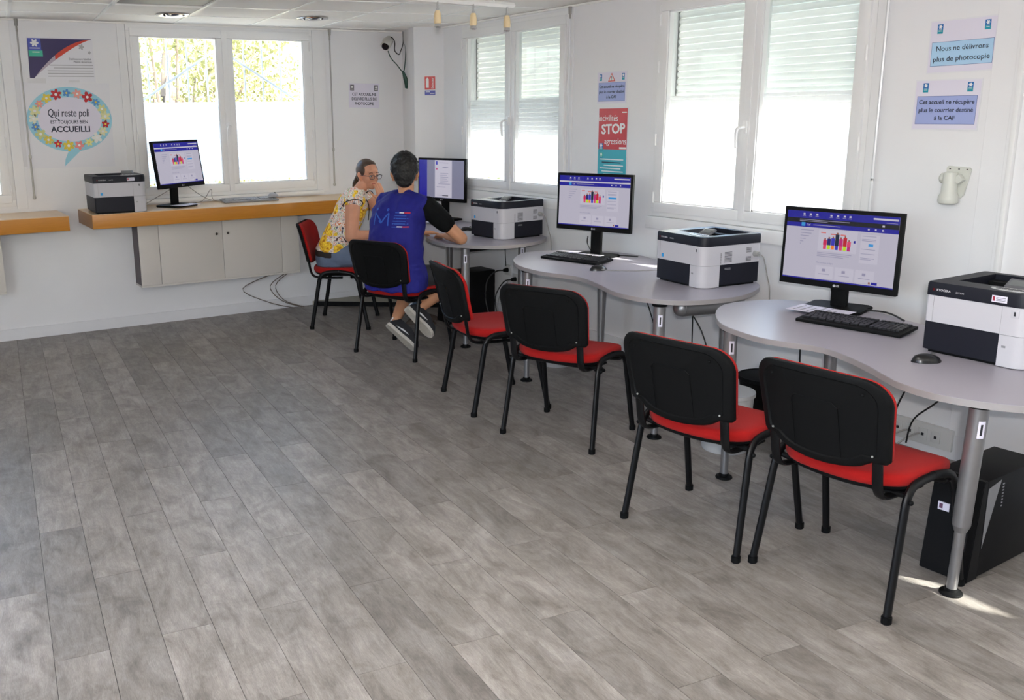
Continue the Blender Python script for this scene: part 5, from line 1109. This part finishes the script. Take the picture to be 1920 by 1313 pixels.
# ---- man, seated, seen from behind
man = thing('person', 'person from behind in a bright blue vest and black T-shirt, elbow on the far desk', 'person', (3.107, 5.725, 0), .422)
hp, HPt, hq = head_prims((.068, .020, 1.245), .60, .14, 1.08)
R_sh, L_sh = Vector((.055, -.178, 1.035)), Vector((.06, .19, 1.04))
R_el, L_el = Vector((.215, -.352, .806)), Vector((.22, .30, .80))
R_wr, L_wr = Vector((.345, -.14, .796)), Vector((.40, .12, .80))
body = [('l', [((-.07, 0, .49), .11, .165, 0), ((-.085, 0, .56), .125, .175, .05), ((-.075, 0, .68), .108, .150, .08), ((-.045, 0, .80), .105, .150, .1), ((-.01, 0, .92), .112, .168, .1), ((.012, 0, 1.0), .105, .178, .1), ((.022, 0, 1.06), .080, .160, .05), ((.03, 0, 1.10), .055, .09, 0)]),
        cone((.035, 0, 1.07), (.060, 0, 1.18), .058, .054), cone(R_sh, (.02, -.06, 1.07), .056, .05), cone(L_sh, (.02, .06, 1.07), .056, .05),
        cone(R_sh, R_el, .054, .043), cone(L_sh, L_el, .054, .043), cone(R_el, R_wr, .044, .027), cone(L_el, L_wr, .044, .027),
        cone((-.04, -.10, .535), (.28, -.23, .52), .085, .062), cone((-.04, .10, .535), (.34, .13, .515), .085, .062),
        cone((.28, -.235, .50), (.14, -.20, .42), .056, .058), cone((.14, -.20, .42), (-.02, -.16, .335), .058, .036), cone((-.02, -.16, .335), (-.06, -.165, .31), .034, .026),
        cone((.34, .13, .49), (.15, .09, .36), .055, .057), cone((.15, .09, .36), (-.045, .035, .235), .057, .035), cone((-.045, .035, .235), (-.07, .02, .20), .034, .026)] + hp
hR, _ = hand_prims(R_wr, (.5, .85, 0), (0, 0, -1), .28, 1.0, 1); hL, _ = hand_prims(L_wr, (.8, -.5, -.05), (0, 0, -1), .3, 1.0, -1)
blob('body', body + hR + hL, .0055, SK_M, man, 5)
tee = [('l', [((-.085, 0, .62), .125, .172, .05), ((-.075, 0, .72), .118, .160, .08), ((-.045, 0, .82), .115, .160, .1), ((-.01, 0, .92), .122, .178, .1), ((.012, 0, 1.0), .115, .188, .1), ((.022, 0, 1.06), .092, .172, .05), ((.03, 0, 1.095), .060, .09, 0)]),
       cone(R_sh, R_sh.lerp(R_el, .30), .070, .072), cone(R_sh.lerp(R_el, .30), R_sh.lerp(R_el, .54), .072, .066), cone(L_sh, L_sh.lerp(L_el, .30), .070, .072), cone(L_sh.lerp(L_el, .3), L_sh.lerp(L_el, .6), .072, .066), cone(R_sh, (.02, -.09, 1.05), .060, .045), cone(L_sh, (.02, .09, 1.05), .060, .045)]
blob('t_shirt', tee, .007, M('black_cotton', (.006, .0065, .007), .95, bump=.5, bscale=60, spec=.15), man, 3, (.010, .09))
vest = [('l', [((-.11, -.022, .475), .165, .232, 0), ((-.10, -.020, .56), .168, .228, .05), ((-.088, .0, .68), .150, .205, .08), ((-.060, .012, .80), .145, .200, .1), ((-.026, .018, .92), .146, .206, .1), ((.0, .016, 1.0), .138, .206, .1), ((.015, .01, 1.06), .116, .190, .05), ((.024, 0, 1.105), .090, .130, 0), ((.028, 0, 1.125), .074, .085, 0)]),
        cone((.025, -.155, 1.058), (.02, -.05, 1.095), .056, .050), cone((.025, .172, 1.062), (.02, .05, 1.095), .060, .050)]
VB = M('vest_royal_blue', srgb(15, 17, 118), .8, var=.12, scale=9, bump=.5, bscale=30)
vs = blob('vest', vest, .007, VB, man, 3, (.026, .085))
BV['vest'] = None
dg = bpy.context.evaluated_depsgraph_get(); bm_ = bmesh.new(); bm_.from_mesh(vs.data); BV[vs.name] = BVHTree.FromBMesh(bm_); bm_.free()
o0 = Vector((-.3, -.01, .965)); rg = Vector((0, -1, 0)); dd = Vector((1, 0, 0)); uu = Vector((0, 0, 1))
# from behind-right: print centre sits left of the spine
LB = M('vest_print_blue', srgb(38, 84, 176), .7); RW = M('vest_print_white', (.72, .72, .74), .6); RR = M('vest_print_red', srgb(205, 40, 60), .6)
def dk(m, poly, nm='back_print'): return decal(vs, nm, m, man, poly, o0, rg, uu, dd)
def seg(x0, y0, x1, y1, w=.0055):
    v = Vector((x1 - x0, y1 - y0)).normalized(); a, b = -v.y * w, v.x * w; return [(x0 + a, y0 + b), (x1 + a, y1 + b), (x1 - a, y1 - b), (x0 - a, y0 - b)]
for s_ in ((-.135, -.055, -.125, .03), (-.125, .03, -.075, -.012), (-.075, -.012, -.062, -.035), (-.085, -.02, -.062, -.035), (-.062, -.035, -.03, .015), (-.03, .015, -.012, .032), (-.012, .032, .0, -.05)): dk(LB, seg(*s_))
for x in (-.115, -.025): dk(LB, circ(x, .055, .009, None, 10))
for y in (.035, -.058): dk(LB, rect(.035, .068, y, y + .005)); dk(RW, rect(.068, .105, y, y + .007)); dk(RR, rect(.105, .145, y, y + .007))
for k in range(4): dk(LB, rect(.035, .125 + .015 * (k % 2), .016 - .018 * k, .022 - .018 * k))
blob('shorts', [('l', [((-.075, 0, .480), .135, .185, 0), ((-.085, 0, .54), .140, .188, 0), ((-.08, 0, .60), .128, .172, 0)]), cone((-.04, -.10, .545), (.20, -.195, .53), .092, .082), cone((-.04, .10, .545), (.29, .125, .53), .092, .082)], .008, M('shorts_dark', (.03, .03, .034), .85), man, 3)
P = HPt
hair = [ell(P(-.020, 0, .040), (.108, .096, .090), hq), ell(P(-.050, 0, .0), (.068, .080, .078), hq), ell(P(-.062, 0, -.045), (.038, .060, .046), hq), ell(P(.030, 0, .088), (.075, .072, .050), hq), ell(P(-.030, .0, .100), (.070, .07, .048), hq)]
for s_ in (1, -1): hair += [ell(P(-.034, s_ * .062, .038), (.054, .032, .050), hq)]
rnd = random.Random(4)
for k in range(70):
    a, b = rnd.uniform(0, 2 * PI), rnd.uniform(.1, 1.35); p = P(-.015 + .098 * math.cos(a) * math.cos(b), .080 * math.sin(a) * math.cos(b), .045 + .092 * math.sin(b)); hair.append(ell(p, (.018, .018, .014), hq))
blob('hair', hair, .005, HAIRK, man, 2, (.008, .012))
def st(r):
    a, b = r.uniform(0, 2 * PI), r.uniform(.2, 1.5); d0 = Vector((math.cos(a) * math.cos(b), math.sin(a) * math.cos(b), math.sin(b))); p = P(-.015 + .103 * d0.x, .084 * d0.y, .05 + .097 * d0.z); tw = Vector((r.gauss(0, .5), r.gauss(0, .5), r.gauss(0, .3)))
    return [p - hq @ d0 * .01, p + (hq @ d0 + tw) * .003, p + (hq @ d0 + tw * 1.8) * .006]
strands('hair_wisps', st, 420, HAIRK, man, .0012, 3)
def shoe(heel, toe, sole_n, label):
    """low canvas trainer; sole_n points out of the sole"""
    h = Vector(heel); v = (Vector(toe) - h); ln = v.length; x = v.normalized(); z = -Vector(sole_n); z = (z - x * z.dot(x)).normalized(); y = z.cross(x)
    T = lambda a, b, c: h + x * a * ln + y * b + z * c
    outline = [(0.0, .0), (.02, .024), (.10, .033), (.30, .033), (.50, .038), (.68, .047), (.82, .046), (.93, .034), (1.0, .008), (1.0, -.008), (.93, -.030), (.82, -.040), (.68, -.043), (.50, -.036), (.30, -.033), (.10, -.033), (.02, -.024)]
    C = closed_curve(outline, 3)
    mb = MB(); mb.loft([[T(a, b, c) for a, b in C] for c in (0, .021)] ); so_ = mb.build('shoe_sole', M('sole_white', (.56, .52, .47), .6, var=.12, scale=30), man, True, 40)
    mb = MB(); mb.loft([[T(.5 + (a - .5) * s_, b * s_, c) for a, b in C] for s_, c in ((.93, -.002), (.93, -.0005))]); mb.build('sole_tread', M('sole_cream', (.46, .42, .36), .75, var=.25, scale=60, bump=.8, bscale=200), so_, True, 40)
    up = []
    for c, s_, cut in ((.018, .97, 0), (.042, .95, .0), (.064, .88, .10), (.086, .78, .28), (.102, .70, .40)):
        up.append([T(min(.5 + (a - .5) * s_, 1 - cut * 1.25 + .02) if a > .5 else .5 + (a - .5) * s_, b * s_ * (1 - max(0, a - .5) * cut), c) for a, b in C])
    mb = MB(); mb.loft(up); mb.build('shoe_upper', M('shoe_black', (.018, .018, .022), .7), man, True, 60)
    for sd in (1, -1):
        mb = MB(); pts = [T(.22, sd * .0365, .034), T(.42, sd * .039, .038), T(.60, sd * .0435, .044), T(.42, sd * .0375, .050)]; mb.loft([[p + y * sd * .0015 for p in pts], [p - y * sd * .006 for p in pts]]); mb.build('side_stripe', RW, so_, False)
    mb = MB(); mb.loft([[T(-.004, b, c) for b, c in ((-.014, .05), (.014, .05), (.012, .078), (-.012, .078))], [T(.03, b, c) for b, c in ((-.014, .05), (.014, .05), (.012, .078), (-.012, .078))]]); mb.build('heel_tab', RW, so_, False)
shoe((-.130, .060, .205), (-.05, -.135, .022), (-.60, .06, -.48), 'left'); shoe((-.135, -.115, .345), (-.06, -.285, .145), (-.92, .12, -.34), 'right')

# ---- woman, turned towards the man, hand at her mouth
wo_ = thing('person', 'person in a yellow and white floral top and glasses, one hand at her mouth', 'person', (3.153, 6.808, 0), -.61)
hy = -.80
hp, P, q = head_prims((.212, .035, 1.192), hy, .08, .98, True)
Rs, Ls = Vector((.118, -.155, 1.040)), Vector((.130, .170, 1.032)); Re, Le = Vector((.105, -.215, .735)), Vector((.40, .10, .80)); Rw, Lw = Vector((.30, -.15, .745)), P(.135, .045, -.190)
body = [('l', [((-.06, 0, .49), .12, .175, 0), ((-.055, 0, .58), .125, .178, .1), ((-.02, 0, .70), .10, .145, .2), ((.03, 0, .82), .105, .145, .25), ((.075, 0, .94), .108, .150, .2), ((.10, 0, 1.02), .09, .150, .1), ((.112, 0, 1.075), .06, .10, 0)]),
        cone((.12, 0, 1.05), (.185, .03, 1.13), .050, .048), cone(Rs, (.11, -.05, 1.045), .048, .045), cone(Ls, (.11, .05, 1.045), .048, .045),
        cone(Rs, Re, .064, .052), cone(Ls, Le, .054, .042), cone(Re, Rw, .047, .030), cone(Le, Lw, .042, .027),
        cone((-.03, -.10, .555), (.43, -.08, .54), .090, .062), cone((-.03, .10, .555), (.45, .10, .54), .090, .062), cone((.44, -.08, .53), (.56, -.05, .12), .058, .04), cone((.46, .10, .53), (.58, .12, .12), .058, .04)] + hp
mouth = P(.118, .016, -.085)
hL, _ = hand_prims(Lw, (mouth - Lw) + Vector((0, 0, .02)), hq @ Vector((-1, 0, 0)) if False else (P(0, 0, 0) - P(.1, 0, 0)), .30, .92, -1, .25); hR, _ = hand_prims(Rw, (.9, .35, -.1), (0, 0, -1), .35, .9, 1)
blob('body', body + hR + hL, .0045, SK_W, wo_, 4)
top = [('l', [((-.070, 0, .600), .150, .200, .1), ((-.045, 0, .68), .132, .180, .2), ((.0, 0, .77), .126, .166, .25), ((.045, 0, .86), .124, .160, .25), ((.080, 0, .95), .122, .165, .2), ((.10, 0, 1.025), .104, .165, .1), ((.112, 0, 1.080), .074, .115, 0)]),
       cone(Rs, Rs.lerp(Re, .10), .074, .077), cone(Ls, Ls.lerp(Le, .14), .066, .068), cone(Rs, (.11, -.06, 1.045), .058, .052), cone(Ls, (.11, .06, 1.045), .058, .052)]
blob('floral_top', top, .006, floral_mat(), wo_, 3, (.012, .08))
DKT = M('black_trim', (.02, .014, .012), .8)
for a, b in ((Rs, Re), (Ls, Le)):
    d = (b - a).normalized(); c = a.lerp(b, .20) + d * .0; s1 = d.cross(Vector((1, 0, 0))).normalized(); s2 = d.cross(s1)
    mb = MB(); ring = [c + (s1 * math.cos(t_) + s2 * math.sin(t_)) * (.076 if a is Rs else .071) + d * (-.030 * math.cos(t_ + .6)) for t_ in [2 * PI * k / 24 for k in range(25)]]; mb.tube(ring, .0042, 6); mb.build('sleeve_trim', DKT, wo_)
blob('waistband', [('l', [((-.075, 0, .555), .152, .196, .1), ((-.072, 0, .585), .150, .196, .1), ((-.062, 0, .625), .142, .186, .1)])], .008, DKT, wo_, 2)
JN = M('blue_denim', srgb(98, 112, 136), .85, var=.25, scale=12, bump=.4, bscale=500)
jn = blob('jeans', [('l', [((-.075, 0, .482), .135, .19, 0), ((-.08, 0, .54), .145, .196, .05), ((-.075, 0, .585), .142, .19, .05)]), cone((-.03, -.105, .565), (.42, -.08, .548), .100, .076), cone((-.03, .105, .565), (.44, .10, .548), .100, .076), cone((.43, -.08, .54), (.56, -.05, .10), .072, .055), cone((.45, .10, .54), (.58, .12, .10), .072, .055)], .008, JN, wo_, 3, (.008, .06))
for x, y, z in ((.10, -.196, .572), (.145, -.190, .560)): mb = MB(); mb.sph((x, y - .006, z), .008, (1, .5, 1.2), 8); mb.build('jeans_rivet', RW, jn)
for sd, y in ((1, -.05), (-1, .12)):
    x0 = .56 if y < 0 else .58
    mb = MB(); rings = []
    for u in range(9): a = -.06 + .25 * u / 8; r_ = math.sqrt(max(.03, 1 - (2 * u / 8 - 1) ** 2)); rings.append([Vector((x0 + a, y + .042 * r_ * math.cos(t_), max(0.002, .07 * r_ * math.sin(t_) * (1 - .4 * u / 8)))) for t_ in [PI * k / 10 for k in range(11)]])
    mb.loft(rings); mb.build('shoe', M('shoe_brown', (.06, .04, .03), .6), wo_)
# hair pulled back, ponytail
E = lambda x, y, z, a, b, c: ell(P(x, y, z), (a, b, c), q)
hair = [E(-.030, 0, .040, .088, .080, .086), E(-.055, 0, -.005, .060, .070, .070), E(-.016, 0, .078, .072, .070, .042), E(-.05, 0, -.04, .045, .052, .045)]
for s_ in (1, -1): hair += [E(-.022, s_ * .062, .035, .060, .022, .050)]
hair += [cone(P(-.09, 0, -.01), P(-.135, .0, -.03), .022, .024), cone(P(-.135, 0, -.03), P(-.175, -.005, -.09), .024, .022), cone(P(-.175, -.005, -.09), P(-.185, -.01, -.16), .022, .014), cone(P(-.185, -.01, -.16), P(-.17, -.015, -.21), .014, .006)]
blob('hair', hair, .005, HAIRB, wo_, 4)
mb = MB(); mb.tube([P(-.118, .024 * math.cos(t_), -.022 + .024 * math.sin(t_)) for t_ in [2 * PI * k / 16 for k in range(17)]], .005, 6); mb.build('hair_tie', DKT, wo_)
# eyes, brows, lips, glasses
EW = M('eye_white', (.55, .52, .50), .25); EI = M('eye_iris', (.04, .025, .015), .15); LIP = M('lip', srgb(150, 74, 66), .5); BRW = M('brow', (.05, .03, .02), .8)
for s_ in (1, -1):
    mb = MB(); mb.sph(P(.0765, s_ * .031, -.001), .0125 * .97, (1, 1.05, .62), 14, q); ey = mb.build('eye', EW, wo_)
    mb = MB(); mb.sph(P(.0845, s_ * .031, -.001), .0058, (.8, 1, .95), 10, q); mb.build('iris', EI, ey)
    mb = MB(); mb.tube([P(.082, s_ * .016, .023), P(.086, s_ * .030, .028), P(.076, s_ * .048, .022)], .0024, 6, sub=3); mb.build('eyebrow', BRW, wo_)
    mb = MB(); mb.tube([P(.085, s_ * .019, .006), P(.090, s_ * .031, .009), P(.083, s_ * .044, .003)], .0016, 6, sub=3); mb.build('eyelid', BRW, wo_)
mb = MB(); mb.tube([P(.086, -.021, -.062), P(.0945, -.008, -.059), P(.0945, .008, -.059), P(.086, .021, -.062)], .0038, 6, sub=3); mb.tube([P(.084, -.017, -.068), P(.092, 0, -.071), P(.084, .017, -.068)], .0042, 6, sub=3); mb.build('lips', LIP, wo_)
FR = M('glasses_frame', (.03, .022, .035), .3); LNS = bpy.data.materials.new('lens_clear'); LNS.use_nodes = True; nn_ = LNS.node_tree; nn_.nodes.clear()
t_ = nn_.nodes.new('ShaderNodeBsdfTransparent'); g_ = nn_.nodes.new('ShaderNodeBsdfGlossy'); g_.inputs['Roughness'].default_value = .05; x_ = nn_.nodes.new('ShaderNodeMixShader'); x_.inputs[0].default_value = .16; o_ = nn_.nodes.new('ShaderNodeOutputMaterial')
nn_.links.new(t_.outputs[0], x_.inputs[1]); nn_.links.new(g_.outputs[0], x_.inputs[2]); nn_.links.new(x_.outputs[0], o_.inputs[0])
gl = None
for s_ in (1, -1):
    C = [P(.104 - .25 * abs(.029 * math.cos(a) * .3), s_ * (.034 + .025 * math.copysign(abs(math.cos(a)) ** .7, math.cos(a))), -.006 + .0165 * math.copysign(abs(math.sin(a)) ** .7, math.sin(a))) for a in [2 * PI * k / 24 for k in range(25)]]
    mb = MB(); mb.tube(C, .0019, 6); fr = mb.build('glasses_rim', FR, wo_)
    mb = MB(); mb.quad(C[:-1]); mb.build('lens', LNS, fr, False)
    mb = MB(); mb.tube([P(.100, s_ * .060, .002), P(.085, s_ * .076, .004), P(.03, s_ * .081, .004), P(-.012, s_ * .082, .004), P(-.025, s_ * .080, -.008)], .0022, 6, sub=2); mb.build('temple', FR, wo_)
mb = MB(); mb.tube([P(.103, -.009, -.002), P(.108, 0, .002), P(.103, .009, -.002)], .0018, 6, sub=3); mb.build('bridge', FR, wo_)
mb = MB(); mb.tube([(.11, -.085, 1.09), (.175, -.06, 1.04), (.22, -.03, .96), (.215, -.04, .84)], .0035, 6, sub=4); mb.build('lanyard', DKT, wo_)
